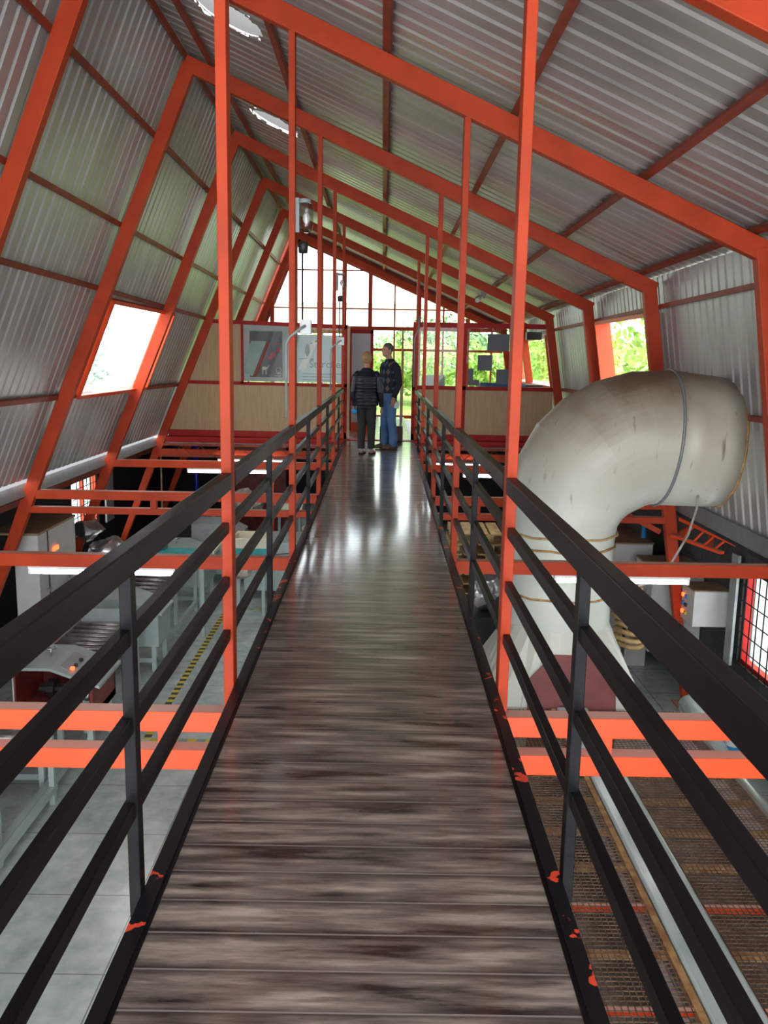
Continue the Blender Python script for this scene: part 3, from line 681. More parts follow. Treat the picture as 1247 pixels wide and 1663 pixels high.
# ------------------------------------------------------------------ tube lights under beams
def tube_light(x0, x1, y, z, l):
    t = thing('tube_light', l, 'tube light', ((x0+x1)/2, y, z), 0, 'tube lights under the tie beams'); h = (x1-x0)/2
    MB().box(-h, h, -.03, .03, .025, .05).build('batten', 'white', t)
    b = MB(); b.tube([(-h+.02, 0, 0), (h-.02, 0, 0)], .022, 10); b.build('tube', 'tube', t, smooth=True)
    MB().box(-h, -h+.02, -.022, .022, -.022, .03).build('end_cap', 'white', t); MB().box(h-.02, h, -.022, .022, -.022, .03).build('end_cap', 'white', t)
tube_light(-2.89, -1.66, FY[2], -.18, 'lit tube light under the beam left of the nearest post')
tube_light(1.53, 2.67, FY[2], -.18, 'lit tube light under the beam in front of the white duct')
tube_light(-2.89, -1.64, FY[4], -.11, 'lit tube light under the fourth beam left of the walkway')
tube_light(1.30, 2.5, FY[4], -.11, 'lit tube light under the fourth beam right of the walkway')
tube_light(-2.96, -1.75, FY[5]-.2, -.29, 'lit tube light under the partition, left of the walkway')
tube_light(1.0, 2.15, FY[5]-.2, -.29, 'lit tube light under the partition, right of the walkway')

# ------------------------------------------------------------------ jar lamps on posts
def jar_lamp(y, l):
    t = thing('jar_lamp', l, 'lamp', (-.60, y, 0), 0, 'glass jar lamps on the left posts')
    b = MB(); b.vloft([(.035, 0, 2.60, .02, .02), (.035, 0, 2.615, .045, .045), (.035, 0, 2.66, .055, .055), (.035, 0, 2.78, .055, .055), (.035, 0, 2.82, .045, .045)], 16); b.build('glass_jar', 'lampglass', t, smooth=True)
    b = MB(); b.ell((.035, 0, 2.71), (.03, .03, .045)); b.build('bulb', 'white', t, smooth=True)
    b = MB(); b.vloft([(.02, 0, 2.82, .05, .05), (.02, 0, 2.85, .05, .05)], 16).box(-.05, -.02, -.02, .02, 2.60, 2.86).build('bracket', 'grey', t)
    b = MB(); b.vloft([(.01, 0, 2.445, .035, .035), (.01, 0, 2.51, .04, .04), (.02, 0, 2.53, .03, .03)], 14); b.build('lamp_socket', 'machdark', t, smooth=True)
    b = MB(); b.tube([(.005, 0, 2.45), (.005, 0, 1.93)], .008, 8); b.build('conduit', 'machdark', t)
    MB().box(-.015, .075, -.02, .05, 1.815, 1.93).build('junction_box', 'white', t, bevel=.005)
    b = MB(); pts = [(.03, -.03, 1.88), (0, -.06, 1.86), (-.04, -.075, 1.83), (-.09, -.075, 1.79), (-.118, -.06, 1.74), (-.122, -.04, 1.68), (-.122, -.03, 1.6), (-.122, -.03, 1.15)]
    b.tube(pts, .011, 8); b.build('bent_conduit', 'grey', t, smooth=True)
jar_lamp(FY[2], 'glass jar lamp and grey bent conduit on the second left post')
jar_lamp(FY[4], 'small glass jar lamp and conduit on the fourth left post')
t = thing('spot_lamp', 'small white lamp fixed under a far roof beam on the right', 'lamp', (1.95, 17.6, 2.83))
b = MB(); b.tube([(-.08, -.15, -.06), (.02, .1, .02)], .045, 10); b.build('lamp_body', 'white', t); MB().box(.0, .1, .1, .16, 0, .14).build('bracket', 'grey', t)
b = MB(); b.tube([(.63, 16.214, 1.12), (.63, 16.214, 2.0), (.66, 16.214, 2.1), (.70, 16.20, 2.16), (.70, 16.20, 2.4)], .015, 8)
tag(b.build('conduit_pipe', 'grey', smooth=True), 'pale grey conduit bending round the farthest right post', 'pipe')

# ------------------------------------------------------------------ exhaust duct
DX, DY = 1.86, 8.55
t = thing('exhaust_duct', 'huge cream segmented exhaust duct elbow leaving through the right wall', 'duct', (DX, DY, -2.1))
def ring_pts(c, dirv, r, n=28):
    d = Vector(dirv).normalized(); a = Vector((0, 1, 0)); b_ = d.cross(a).normalized()
    return [Vector(c) + a*math.cos(2*math.pi*k/n)*r + b_*math.sin(2*math.pi*k/n)*r for k in range(n)]
def duct_mesh(secs, n=56):
    b = MB(); rings = [[b.bm.verts.new(p) for p in ring_pts(c, d, r, n)] for c, d, r in secs]
    for A, B in zip(rings, rings[1:]):
        for k in range(n): b.bm.faces.new((A[k], A[(k+1) % n], B[(k+1) % n], B[k]))
    return b
zo = 2.1
# elbow: centre line from vertical neck up, bending to +x
segs = []; nseg = 7; Rb = .86; cx0, cz0 = Rb, 0.06+zo
r0, r1 = .54, .655
for i in range(nseg+1):
    a = (math.pi/2+R(4))*i/nseg; c = (cx0-Rb*math.cos(a), 0, cz0+Rb*math.sin(a)); d = (math.sin(a), 0, math.cos(a))
    segs.append((c, d, r0+(r1-r0)*min(1, i/3.5)))
b = duct_mesh(segs); el = b.build('elbow', 'duct', t)
sm = el.modifiers.new('s', 'SOLIDIFY'); sm.thickness = .008
ec = Vector(segs[-1][0]); ed = Vector(segs[-1][1])
# outlet with torn rim
n = 40; b = MB(); rings = []
for j, (dd, rr) in enumerate(((0, r1+.004), (.2, r1-.005), (.40, r1-.015), (.60, r1-.03))):
    ring = []
    for k, p in enumerate(ring_pts(ec+ed*dd, ed, rr, n)):
        jj = (random.uniform(-.02, .015) if j == 3 else 0); ring.append(b.bm.verts.new(p + ed*jj))
    rings.append(ring)
for A, B in zip(rings, rings[1:]):
    for k in range(n): b.bm.faces.new((A[k], A[(k+1) % n], B[(k+1) % n], B[k]))
o = b.build('outlet', 'duct', t, smooth=True); sm = o.modifiers.new('s', 'SOLIDIFY'); sm.thickness = .008
b = MB(); b.tube([p + Vector((random.uniform(-.01, .01), 0, random.uniform(-.01, .01))) for p in ring_pts(ec+ed*.60, ed, r1-.03, 44)], .011, 6, closed=True); b.build('torn_rim', 'rust', t)
b = MB(); b.tube(ring_pts(ec+ed*.0, ed, r1+.01, 36), .014, 6, closed=True); b.build('band', 'flash', t, smooth=True)
b = duct_mesh([((0, 0, z+zo), (0, 0, 1), r) for z, r in ((-.93, .52), (-.5, .52), (-.12, .52), (.06, .54))]); o = b.build('neck', 'duct', t, smooth=True)
for i, (z, r) in enumerate(((-.02, .545), (-.14, .53), (-.62, .527))):
    b = MB(); b.tube([p + Vector((0, 0, .006*math.sin(k*1.7))) for k, p in enumerate(ring_pts((0, 0, z+zo), (0, 0, 1), r, 36))], .011, 6, closed=True); b.build('rope_band', 'rust' if i else 'wood', t, smooth=True)
# hood: round to square
n = 32; b = MB(); rings = []
def sq(a, hx, hy):
    c, s_ = math.cos(a), math.sin(a); m_ = max(abs(c), abs(s_)); return c/m_*hx, s_/m_*hy
for z, tt, hx, hy in ((-.93, 0, .52, .52), (-1.72, 1, .86, .72), (-2.02, 1, .86, .72)):
    ring = []
    for k in range(n):
        a = 2*math.pi*(k+.5)/n
        x_, y_ = sq(a, hx, hy) if tt else (.52*math.cos(a), .52*math.sin(a)); ring.append(b.bm.verts.new((x_, y_, z+zo)))
    rings.append(ring)
for A, B in zip(rings, rings[1:]):
    for k in range(n): b.bm.faces.new((A[k], A[(k+1) % n], B[(k+1) % n], B[k]))
b.build('hood', 'cream', t)
b = MB()
def hf(x, z, o=.012):   # point on the hood's front face
    zz = max(-1.72, z); y_ = -(.52 + (.72-.52)*(-.93-zz)/.79) - o; return (x, y_, z+zo)
b.poly([hf(-.38, -1.72), hf(.46, -1.72), hf(.46, -1.42), hf(.20, -1.12), hf(-.14, -1.12), hf(-.38, -1.36)], .012, (0, -1, 0)); b.poly([hf(-.38, -1.98), hf(.46, -1.98), hf(.46, -1.72), hf(-.38, -1.72)], .012, (0, -1, 0)); bmesh.ops.remove_doubles(b.bm, verts=b.bm.verts, dist=.0005); b.build('maroon_hatch', 'maroon', t)
MB().box(-.87, .87, -.735, -.72, -1.73+zo, -1.70+zo).build('seam', 'cream', t)
# light gap ring by the wall hole
tag(MB().tube([(3.42, 8.5+.66*math.cos(a), 1.15+.66*math.sin(a)) for a in [math.pi*(.45+.25*i/6) for i in range(7)]], .008, 6).build('wire_loop', 'steel', smooth=True), 'thin bent wire looping above the duct outlet', 'wire')
b = MB(); b.tube([(3.05, 8.15, .55), (3.03, 8.1, .3), (2.95, 8.05, .05), (2.8, 8.0, -.2), (2.62, 7.95, -.38), (2.45, 7.9, -.42)], .012, 6)
tag(b.build('hanging_cord', 'cloth', smooth=True), 'pale cord hanging from the duct band down to the neck', 'cord')

# ------------------------------------------------------------------ drying machine with wire mesh, right foreground
t = thing('drying_bed', 'long wire-mesh drying bed with rusty cross bars under the right rail', 'machine', (1.9, 5.0, FLOOR))
zt = -1.6-FLOOR; x0, x1 = -1.15, -.18; x2, x3 = .16, 1.0; ya, yb = -3.2, 2.8
def mesh_grid(xa, xb, nm):
    b = MB(); p = .036; n = int((xb-xa)/p)
    for i in range(n+1): b.cbox(((xa+p*i), (ya+yb)/2, zt), (.005, yb-ya, .005))
    m_ = int((yb-ya)/p)
    for i in range(m_+1): b.cbox(((xa+xb)/2, ya+p*i, zt), (xb-xa, .005, .005))
    b.build(nm, 'wire', t)
mesh_grid(x0, x1, 'wire_mesh'); mesh_grid(x2, x3, 'wire_mesh')
for i in range(14):
    yy = 6.10-.43*i+.43*3-5.0
    if yy > yb or yy < ya: continue
    for xa, xb in ((x0, x1), (x2, x3)): MB().box(xa, xb, yy-.02, yy+.02, zt-.04, zt-.004).build('cross_bar', 'orange' if i in (6, 8) else 'rust', t)
MB().box(x1-.02, x1+.02, ya, yb, zt-.05, zt+.01).build('angle_rail', 'rust', t)
MB().box(x1+.03, x2-.02, ya, yb, zt-.05, zt+.03).build('side_channel', 'channel', t, bevel=.015)
MB().box(x0, x1, ya, yb, zt-.42, zt-.40).box(x2, x3, ya, yb, zt-.42, zt-.40).build('tray_floor', 'sheet', t)
MB().hexa([(x1-.16, ya, zt-.12), (x1, ya, zt-.12), (x1, yb, zt-.12), (x1-.16, yb, zt-.12), (x1-.16, ya, zt-.11), (x1, ya, zt-.11), (x1, yb, zt-.11), (x1-.16, yb, zt-.11)]).hexa(
    [(x3-.22, ya, zt-.12), (x3, ya, zt-.12), (x3, yb, zt-.12), (x3-.22, yb, zt-.12), (x3-.22, ya, zt-.11), (x3, ya, zt-.11), (x3, yb, zt-.11), (x3-.22, yb, zt-.11)]).build('liner', 'whitesheet', t)
MB().box(x3, x3+.03, ya, yb, zt-.42, zt+.01).box(x0-.03, x0, ya, yb, zt-.42, zt+.01).build('side_plate', 'sheet', t)
for lx_ in (x0+.05, x1+.1, x3-.05):
    for ly in (ya+.1, 0, yb-.1): MB().box(lx_-.03, lx_+.03, ly-.03, ly+.03, 0, zt-.42).build('leg', 'palegreen', t)
b = MB(); b.tube([(3.12, 3.0, -1.9), (3.12, 7.0, -1.9), (3.34, 8.7, -1.9)], .115, 20)
tag(b.build('round_pipe', 'channel', smooth=True), 'thick pale green pipe lying along the right wall', 'pipe')
for yy in (3.5, 5.0, 6.8): tag(MB().box(3.04, 3.20, yy-.05, yy+.05, FLOOR, -2.01).build('pipe_support', 'grey'), {3.5: 'pipe stand under the near end of the pale pipe', 5.0: 'pipe stand under the middle of the pale pipe', 6.8: 'pipe stand under the far end of the pale pipe'}[yy], 'stand', 'pipe stands')
t = thing('paint_can', 'blue and white paint can standing by the right wall', 'can', (3.86, 8.75, FLOOR))
MB().vloft([(0, 0, 0, .09, .09), (0, 0, .22, .09, .09)], 18).build('can_body', 'white', t); MB().vloft([(0, 0, .06, .092, .092), (0, 0, .15, .092, .092)], 18).build('can_label', 'maskblue', t); MB().vloft([(0, 0, .22, .08, .08), (0, 0, .225, .08, .08)], 18).build('lid', 'steel', t)

# ------------------------------------------------------------------ right wall equipment
def knob_panel(t, x, pts, m_='machdark'):
    b = MB()
    for y, z in pts: b.cbox((x, y, z), (.02, .035, .035))
    b.build('controls', m_, t)
t = thing('control_cabinet', 'tall grey control cabinet with dust-covered top behind the duct, red display', 'cabinet', (3.2, 12.1, FLOOR))
MB().box(-.02, .55, -.55, .95, 0, 1.72).build('body', 'cab', t, bevel=.008); MB().box(-.03, .56, -.56, .96, 1.72, 1.74).build('top', 'cabtop', t)
knob_panel(t, -.03, [(.7, 1.45), (.55, 1.45)]); b = MB(); b.box(-.035, -.02, .55, .75, 1.57, 1.62); b.build('display', 'led', t)
b = MB()
for q in ((.75, 1.25), (.65, 1.25), (.55, 1.25), (.7, 1.15)): b.cbox((-.03, q[0], q[1]), (.02, .04, .04))
b.build('buttons', 'wood', t)
t = thing('wall_cabinet', 'white steel cabinet with gauges, nearer than the dust-topped cabinet', 'cabinet', (3.45, 10.9, FLOOR))
MB().box(0, .645, -.35, .35, .55, 1.62).build('body', 'cab', t, bevel=.008); MB().box(-.01, .645, -.36, .36, 1.62, 1.64).build('top', 'cabtop', t)
b = MB()
for i in range(6): b.cbox((-.01, -.2+.09*i, 1.30-.03*(i % 2)), (.03, .05, .05))
b.build('gauges', 'steel', t); MB().box(-.005, 0, .30, .34, .6, 1.5).build('door_seal', 'machred', t)
t = thing('switch_box', 'small white switch box with coloured buttons on the dark block wall', 'switch box', (3.92, 9.85, -1.36))
MB().box(-.24, .18, -.13, .28, 0, .42).build('body', 'cab', t, bevel=.008); MB().box(-.25, .18, -.14, .29, .42, .435).build('top', 'cabtop', t)
for i, (y_, z_, m_) in enumerate(((.2, .3, 'led'), (.1, .3, 'maskblue'), (.2, .2, 'maskblue'), (.1, .2, 'machdark'), (.2, .1, 'led'), (.1, .1, 'tapey'))):
    MB().cbox((-.25, y_, z_), (.03, .04, .04)).build('button', m_, t)
MB().box(.17, .18, -.15, -.12, .3, .34).box(.17, .18, -.15, -.12, .08, .12).build('hinge', 'steel', t)
t = thing('socket_box', 'little grey socket box with flexible pipe low on the right wall', 'socket', (3.98, 11.0, -1.75))
MB().box(-.06, .12, -.06, .06, 0, .22).build('body', 'grey', t); b = MB(); b.tube([(0, 0, 0), (0, -.02, -.3), (-.05, .05, -.45), (-.02, -.05, -.6)], .014, 6); b.build('flexible_pipe', 'steel', t, smooth=True)
b = MB()
for i in range(9):
    z = -.95-.085*i; rr = .16+.02*math.sin(i*2.1)
    b.tube([(2.95+rr*math.cos(a/14*2*math.pi)+.02*i*.5, 9.9+rr*math.sin(a/14*2*math.pi), z+.012*math.sin(a)) for a in range(14)], .03, 8, closed=True)
t = thing('rope_coil', 'yellow-brown coiled hose hanging right of the duct hood', 'hose', (0, 0, 0)); b.build('coil', 'wood', t, smooth=True)
b = MB(); b.tube([(2.95, 9.9, -.75), (2.95, 9.9, FLOOR)], .02, 8); b.build('hose_stand', 'machdark', t)
b = MB(); b.tube([(3.0, 9.75, -.9), (3.15, 9.6, -1.15), (3.25, 9.6, -1.35), (3.1, 9.7, -1.5), (2.95, 9.75, -1.4)], .012, 6)
b.build('loose_cable', 'machdark', t, smooth=True)
t = thing('orange_bracket', 'orange steel bracket tray sticking out by the third right column', 'bracket', (3.6, 10.2, 0))
MB().bar((0, -.1, -.16), (.38, -.85, -.30), .04, .10, side=(0, 0, 1)).build('arm', 'orange', t); MB().bar((-.1, -.1, -.36), (.25, -.75, -.42), .03, .06, side=(0, 0, 1)).build('arm', 'orange', t)
for i in range(4): f = .2+.22*i; MB().bar((.38*f, -.1-.75*f, -.23), (-.1+.35*f, -.1-.65*f, -.39), .02, .02).build('rung', 'orange', t)
t = thing('brace_frame', 'red braced bracket joining the third right column to the wall', 'brace', (3.5, 10.2, 0))
MB().bar((0, 0, .07), (.55, 0, -.02), .06, .09).bar((.5, 0, -.02), (.5, 0, -.5), .05, .05).bar((.0, 0, -.45), (.5, 0, -.1), .05, .06).build('frame', 'red', t)
t = thing('brace_frame', 'red diagonal brace between the two beams left of the third right column', 'brace', (2.7, 10.25, 0))
MB().bar((.0, 0, .0), (.7, 0, -.35), .05, .06).build('frame', 'red', t)
b = MB(); b.tube([(3.75, 12.0, -.55), (3.72, 11.9, -.8), (3.75, 11.9, -1.0)], .035, 8)
tag(b.build('blue_hose', 'maskblue', smooth=True), 'light blue hose rising behind the right cabinets', 'hose')
# pallets and machine behind duct (left of it)
for i in range(10):
    z0 = FLOOR+.155*i
    o = MB()
    for j in range(6): o.box(-.6+.205*j, -.6+.205*j+.17, -.5, .5, .095, .115)
    for j in (-.5, -.05, .4):
        for xx in (-.6, -.06, .48): o.box(xx, xx+.12, j+.02, j+.09, 0, .095)
    q = o.build('pallet', 'wood'); q.location = (1.75, 13.6, z0); q.rotation_euler = (0, 0, .02*((i % 3)-1))
    tag(q, 'wooden pallet in the tall stack right of the walkway, ' + ['at its very bottom', 'second from its floor', 'third from its floor', 'fourth from its floor', 'fifth from its floor', 'sixth from its floor', 'seventh from its floor', 'third from its top', 'second from its top', 'at its very top'][i], 'pallet', 'pallets stacked right of the walkway')
t = thing('oven_housing', 'plain pale green machine housing half hidden left of the duct', 'machine', (2.65, 12.6, FLOOR))
MB().box(-.5, .55, -.5, .5, 0, 2.05).build('body', 'palegreen', t, bevel=.01)
MB().box(-.4, .45, -.515, -.5, 1.1, 1.9).build('hatch', 'grey', t)
for i in range(5):
    z0 = FLOOR+.17*i
    o = MB(); 
    for j in range(5): o.box(-.5+.205*j, -.5+.205*j+.17, -.45, .45, .095, .115)
    for j in (-.45, -.05, .36):
        for xx in (-.5, -.05, .4): o.box(xx, xx+.1, j+.02, j+.09, 0, .095)
    q = o.build('pallet', 'wood'); q.location = (1.0, 8.9, z0); 
    tag(q, 'wooden pallet on the floor beside the duct hood, ' + ['lowest', 'second from the floor', 'middle of its pile', 'second from the top', 'topmost'][i] + ' of five', 'pallet', 'pallets beside the duct hood')
tag(MB().box(.45, 1.5, 8.4, 9.4, FLOOR+.17*4+.12, FLOOR+.17*4+.14).build('pallet_cover', 'sheet'), 'dull grey sheet lying on the pallets beside the hood', 'sheet')
def crumple(name, c, r, m_, label, cat, seed):
    random.seed(seed); bm = bmesh.new(); bmesh.ops.create_icosphere(bm, subdivisions=4, radius=1)
    cs = [(Vector((random.uniform(-1, 1), random.uniform(-1, 1), random.uniform(-1, 1))).normalized(), random.uniform(.6, .95)) for _ in range(26)]
    for v in bm.verts:
        for d_, k_ in cs:
            t_ = v.co.dot(d_)
            if t_ > k_: v.co -= d_*(t_-k_)*1.5
        v.co = Vector((v.co.x*r[0], v.co.y*r[1], max(v.co.z, -.8)*r[2]))
    me = bpy.data.meshes.new(name); bm.to_mesh(me); bm.free(); me.materials.append(M[m_]); o = bpy.data.objects.new(name, me); COL.objects.link(o); o.location = c
    return tag(o, label, cat)
crumple('foil_bundle', (1.55, 11.2, -1.35), (.35, .3, .33), 'steel', 'crumpled silver foil bundle behind the right railing', 'bundle', 3)
tag(MB().box(1.15, 1.95, 10.85, 11.55, FLOOR, -1.63).build('bundle_crate', 'machdark'), 'black crate under the silver foil bundle', 'crate')

# ------------------------------------------------------------------ left machine line
def legs(t, xs, ys, h, m_='palegreen', w_=.05):
    for x_ in xs:
        for y_ in ys: MB().box(x_-w_/2, x_+w_/2, y_-w_/2, y_+w_/2, 0, h).build('leg', m_, t)
def roller_table(xc, y0, y1, label, endplate=True, h=.86, nr=9):
    t = thing('roller_conveyor', label, 'conveyor', (xc, (y0+y1)/2, FLOOR)); hy = (y1-y0)/2
    MB().box(-.36, -.31, -hy, hy, h-.06, h+.03).build('side_rail', 'steel', t); MB().box(.31, .36, -hy, hy, h-.06, h+.03).build('side_rail', 'steel', t)
    for i in range(nr):
        yy = -hy+.06+(2*hy-.12)*i/(nr-1); b = MB(); b.tube([(-.31, yy, h), (.31, yy, h)], .028, 10); b.build('roller', 'roller', t, smooth=True)
    legs(t, (-.33, .33), (-hy+.05, hy-.05), h-.06)
    MB().box(.31, .36, -hy, hy, .12, .18).box(-.36, -.31, -hy, hy, .12, .18).build('stretcher', 'palegreen', t)
    if endplate: MB().bar((-.33, hy-.12, h+.05), (-.33+.66, hy-.12, h+.05), .02, .26, side=(0, 1, 0)).build('end_plate', 'grey', t)
    return t
XC = -3.27
roller_table(XC, 4.3, 7.6, 'roller conveyor nearest the camera on the left floor', True, .84, 16)
roller_table(XC, 9.3, 10.45, 'roller conveyor between the two pale green housings on the left', True, .88, 8)
roller_table(XC, 11.75, 13.9, 'farther roller conveyor beyond the second pale green housing', True, .86, 10)
def housing(y0, y1, label, open_front, knobs):
    t = thing('machine_housing', label, 'machine', (XC, (y0+y1)/2, FLOOR)); hy = (y1-y0)/2
    zt = .98; zl = .80
    prof = [(-.38, zt-.03), (-.30, zt), (0.0, zt), (.50, zl), (.50, zl-.03), (0.0, zt-.03)]
    b = MB(); b.poly([(x_, -hy, z_) for x_, z_ in prof], 2*hy, (0, 1, 0)); b.build('cover', 'palegreen', t)
    if open_front:
        MB().box(-.38, -.35, -hy, hy, .42, zt-.03).box(.40, .43, -hy, hy, .42, zl-.02).box(-.38, .43, hy-.03, hy, .42, .80).build('case', 'machred', t)
        MB().box(-.38, .43, -hy, hy, .42, .50).build('shelf', 'machred', t)
        b = MB(); b.tube([(-.25, 0, .62), (.25, 0, .62)], .05, 10).tube([(-.15, 0, .62), (-.08, 0, .62)], .11, 12).tube([(.10, 0, .62), (.16, 0, .62)], .10, 12); b.build('gear_shaft', 'machdark', t)
        b = MB(); b.ell((.28, -.1, .60), (.07, .07, .07)); b.build('motor', 'steel', t)
        MB().bar((-.37, -hy-.005, .42), (-.37, -hy-.005, zt), .012, .025, side=(1, 0, 0)).build('edge_trim', 'white', t)
    else:
        b = MB(); b.poly([(-.38, -hy-.0, .35), (.45, -hy, .35), (.45, -hy, zl-.02), (0, -hy, zt-.03), (-.38, -hy, zt-.03)], 2*hy, (0, 1, 0)); b.build('case', 'palegreen', t)
    legs(t, (-.34, .38), (-hy+.05, hy-.05), .42, 'palegreen', .06)
    MB().box(-.36, .41, -hy+.03, -hy+.08, .12, .18).build('stretcher', 'palegreen', t)
    # hand wheel
    b = MB(); b.tube([(-.12+.055*math.cos(a/12*2*math.pi), 0, zt+.09+.0*a) if False else (-.12+.055*math.cos(a/12*2*math.pi), .055*math.sin(a/12*2*math.pi), zt+.09) for a in range(12)], .009, 6, closed=True)
    b.tube([(-.12, 0, zt), (-.12, 0, zt+.09)], .012, 8).bar((-.175, 0, zt+.09), (-.065, 0, zt+.09), .012, .008); b.build('hand_wheel', 'steel', t, smooth=True)
    if knobs:
        pn = thing('tmp', '', '') if False else None
        sl = (zl-zt)/.46
        MB().hexa([(x_, y_, zt+sl*x_+e) for e in (.002, .006) for x_, y_ in ((.06, -.26), (.40, -.26), (.40, .20), (.06, .20))]).build('control_panel', 'grey', t)
        b = MB()
        for i in range(3):
            for j in range(2): b.cbox((.18+.08*i, -.12+.16*j, zt+sl*(.18+.08*i)+.018), (.035, .035, .03))
        b.build('knob', 'machdark', t)
        MB().cbox((.18, -.22, zt+sl*.18+.018), (.035, .04, .03)).build('stop_button', 'led', t)
    return t
housing(8.45, 9.2, 'pale green roller machine with open red interior and knobbed control panel', True, True)
housing(11.0, 11.65, 'closed pale green machine housing behind the open-fronted one', False, False)
housing(14.0, 15.0, 'grey-green machine housing far down the left line under the lights', False, False)
t = thing('feed_tray', 'flat grey steel tray in front of the open-fronted machine', 'tray', (XC, 7.95, FLOOR)); MB().box(-.52, .23, -.3, .3, .58, .61).build('tray_sheet', 'steel', t); legs(t, (-.45, .18), (-.25, .25), .58)
# open-floor beam rail of the near conveyor continues to the camera
t = thing('long_floor_frame', 'low pale green floor frame running beside the nearest left conveyor', 'frame', (-3.0, 6.6, FLOOR))
MB().box(-.04, .03, -2.6, 2.2, .10, .17).build('long_bar', 'palegreen', t); 
for y_ in (-2.55, -.1, 2.15): MB().box(-.04, .03, y_-.04, y_+.04, 0, .62).build('leg', 'palegreen', t)
MB().box(-.6, -.04, -.5, -.44, .10, .16).box(-.6, -.04, 1.2, 1.26, .10, .16).build('cross_bar', 'palegreen', t)
tag(MB().box(-3.75, -3.1, 5.2, 6.3, FLOOR, -2.2).build('black_bin', 'machdark'), 'black bin on the floor under the nearest left conveyor', 'bin')
# second line, nearer the walkway, farther back
t = thing('machine_cabinet', 'white-green machine cabinet beside the walkway, seen through the left rails', 'cabinet', (-1.85, 15.1, FLOOR))
MB().box(-.42, .62, -.5, .5, .15, 1.0).build('body', 'palegreen', t, bevel=.01); legs(t, (-.36, .56), (-.42, .42), .15); MB().cbox((-.12, -.51, .84), (.05, .02, .04)).build('red_knob', 'led', t)
b = MB(); b.tube([(-.08, -.515, .82), (.15, -.52, .8), (.45, -.515, .83)], .008, 6); b.build('handle_cable', 'machdark', t)
def tray(x, y, z, label, crate=None):
    t = thing('teal_tray', label, 'tray', (x, y, z), 0, 'teal trays on the machines')
    MB().box(-.38, .38, -.22, .22, 0, .03).box(-.38, .38, -.24, -.21, -.03, .08).box(-.40, -.37, -.24, .24, -.02, .10).box(.37, .40, -.24, .24, -.02, .10).build('tray_body', 'teal', t, bevel=.006)
    MB().box(-.42, -.40, -.3, .5, .05, .10).box(.40, .42, -.3, .5, .05, .10).build('wooden_edge', 'crate', t)
    for sx in (-.2, .2): MB().box(sx-.025, sx+.025, -.1, -.05, FLOOR-z, 0).build('leg', 'palegreen', t)
def crate(x, y, z, label, rz=0):
    t = thing('plastic_crate', label, 'crate', (x, y, z), rz, 'cream crates on the teal trays'); a, c, h, w_ = .28, .30, .20, .015
    MB().box(-a, a, -c, c, 0, w_).box(-a, -a+w_, -c, c, 0, h).box(a-w_, a, -c, c, 0, h).box(-a, a, -c, -c+w_, 0, h).box(-a, a, c-w_, c, 0, h).build('crate_body', 'crate', t, bevel=.004)
    MB().box(-a-.012, a+.012, -c-.012, -c, h-.03, h).box(-a-.012, a+.012, c, c+.012, h-.03, h).build('rim', 'crate', t)
tray(-2.0, 13.7, -1.44, 'teal tray carrying the nearest cream crate'); crate(-2.0, 13.8, -1.405, 'cream plastic crate nearest, on a teal tray behind the left rails')
tray(-1.75, 17.2, -1.45, 'teal tray farther back under the distant cream crate'); crate(-1.75, 17.2, -1.415, 'distant cream plastic crate beside the second left post')
tray(-2.75, 12.6, -1.25, 'teal tray with wooden edges at the far end of the left machine line', None)
tray(-2.95, 16.6, -1.35, 'small teal tray behind the grey canvas hood')
def hopper(x, y, label):
    t = thing('hopper', label, 'machine', (x, y, FLOOR))
    b = MB(); b.poly([(-.45, -.4, .2), (.45, -.4, .2), (.45, -.4, .95), (.1, -.4, 1.12), (-.45, -.4, 1.12)], .8, (0, 1, 0)); b.build('body', 'grey', t); legs(t, (-.4, .4), (-.35, .35), .2)
    b = MB(); b.tube([(-.15, -.41, .86), (.0, -.42, .82), (.2, -.41, .87)], .008, 6); b.build('cable', 'machdark', t)
    return t
hopper(-2.9, 15.9, 'grey machine body with sloping top beside the nearest left post')
hopper(-1.25, 17.6, 'small grey machine body right behind the second left post')
crumple('canvas_hood', (-2.55, 17.2, -1.25), (.42, .35, .30), 'cloth', 'crumpled grey canvas hood behind the grey machine body', 'cover', 5)
crumple('canvas_hood', (-2.15, 13.1, -1.62), (.30, .22, .14), 'cloth', 'small crumpled canvas cloth left of the nearest cream crate', 'cover', 6)
crumple('canvas_hood', (-1.15, 14.9, -1.35), (.18, .25, .2), 'cloth', 'pale bunched canvas beside the second left post', 'cover', 8)
crumple('foil_bundle', (-4.45, 13.2, -1.05), (.28, .3, .22), 'steel', 'crumpled silver hose bundle below the barred left window', 'bundle', 11)
crumple('foil_bundle', (-4.15, 13.1, -1.35), (.35, .3, .28), 'steel', 'silver wrapped drum under the silver hose bundle', 'bundle', 12)
tag(MB().box(-4.7, -3.75, 12.8, 13.7, FLOOR, -1.58).build('bench_block', 'machdark'), 'dark bench under the silver wrapped drum', 'bench')
tag(MB().bar((-3.75, 12.6, -1.2), (-3.5, 13.4, -1.05), .12, .04).build('cardboard_piece', 'wood'), 'brown cardboard piece leaning beside the silver drum', 'cardboard')
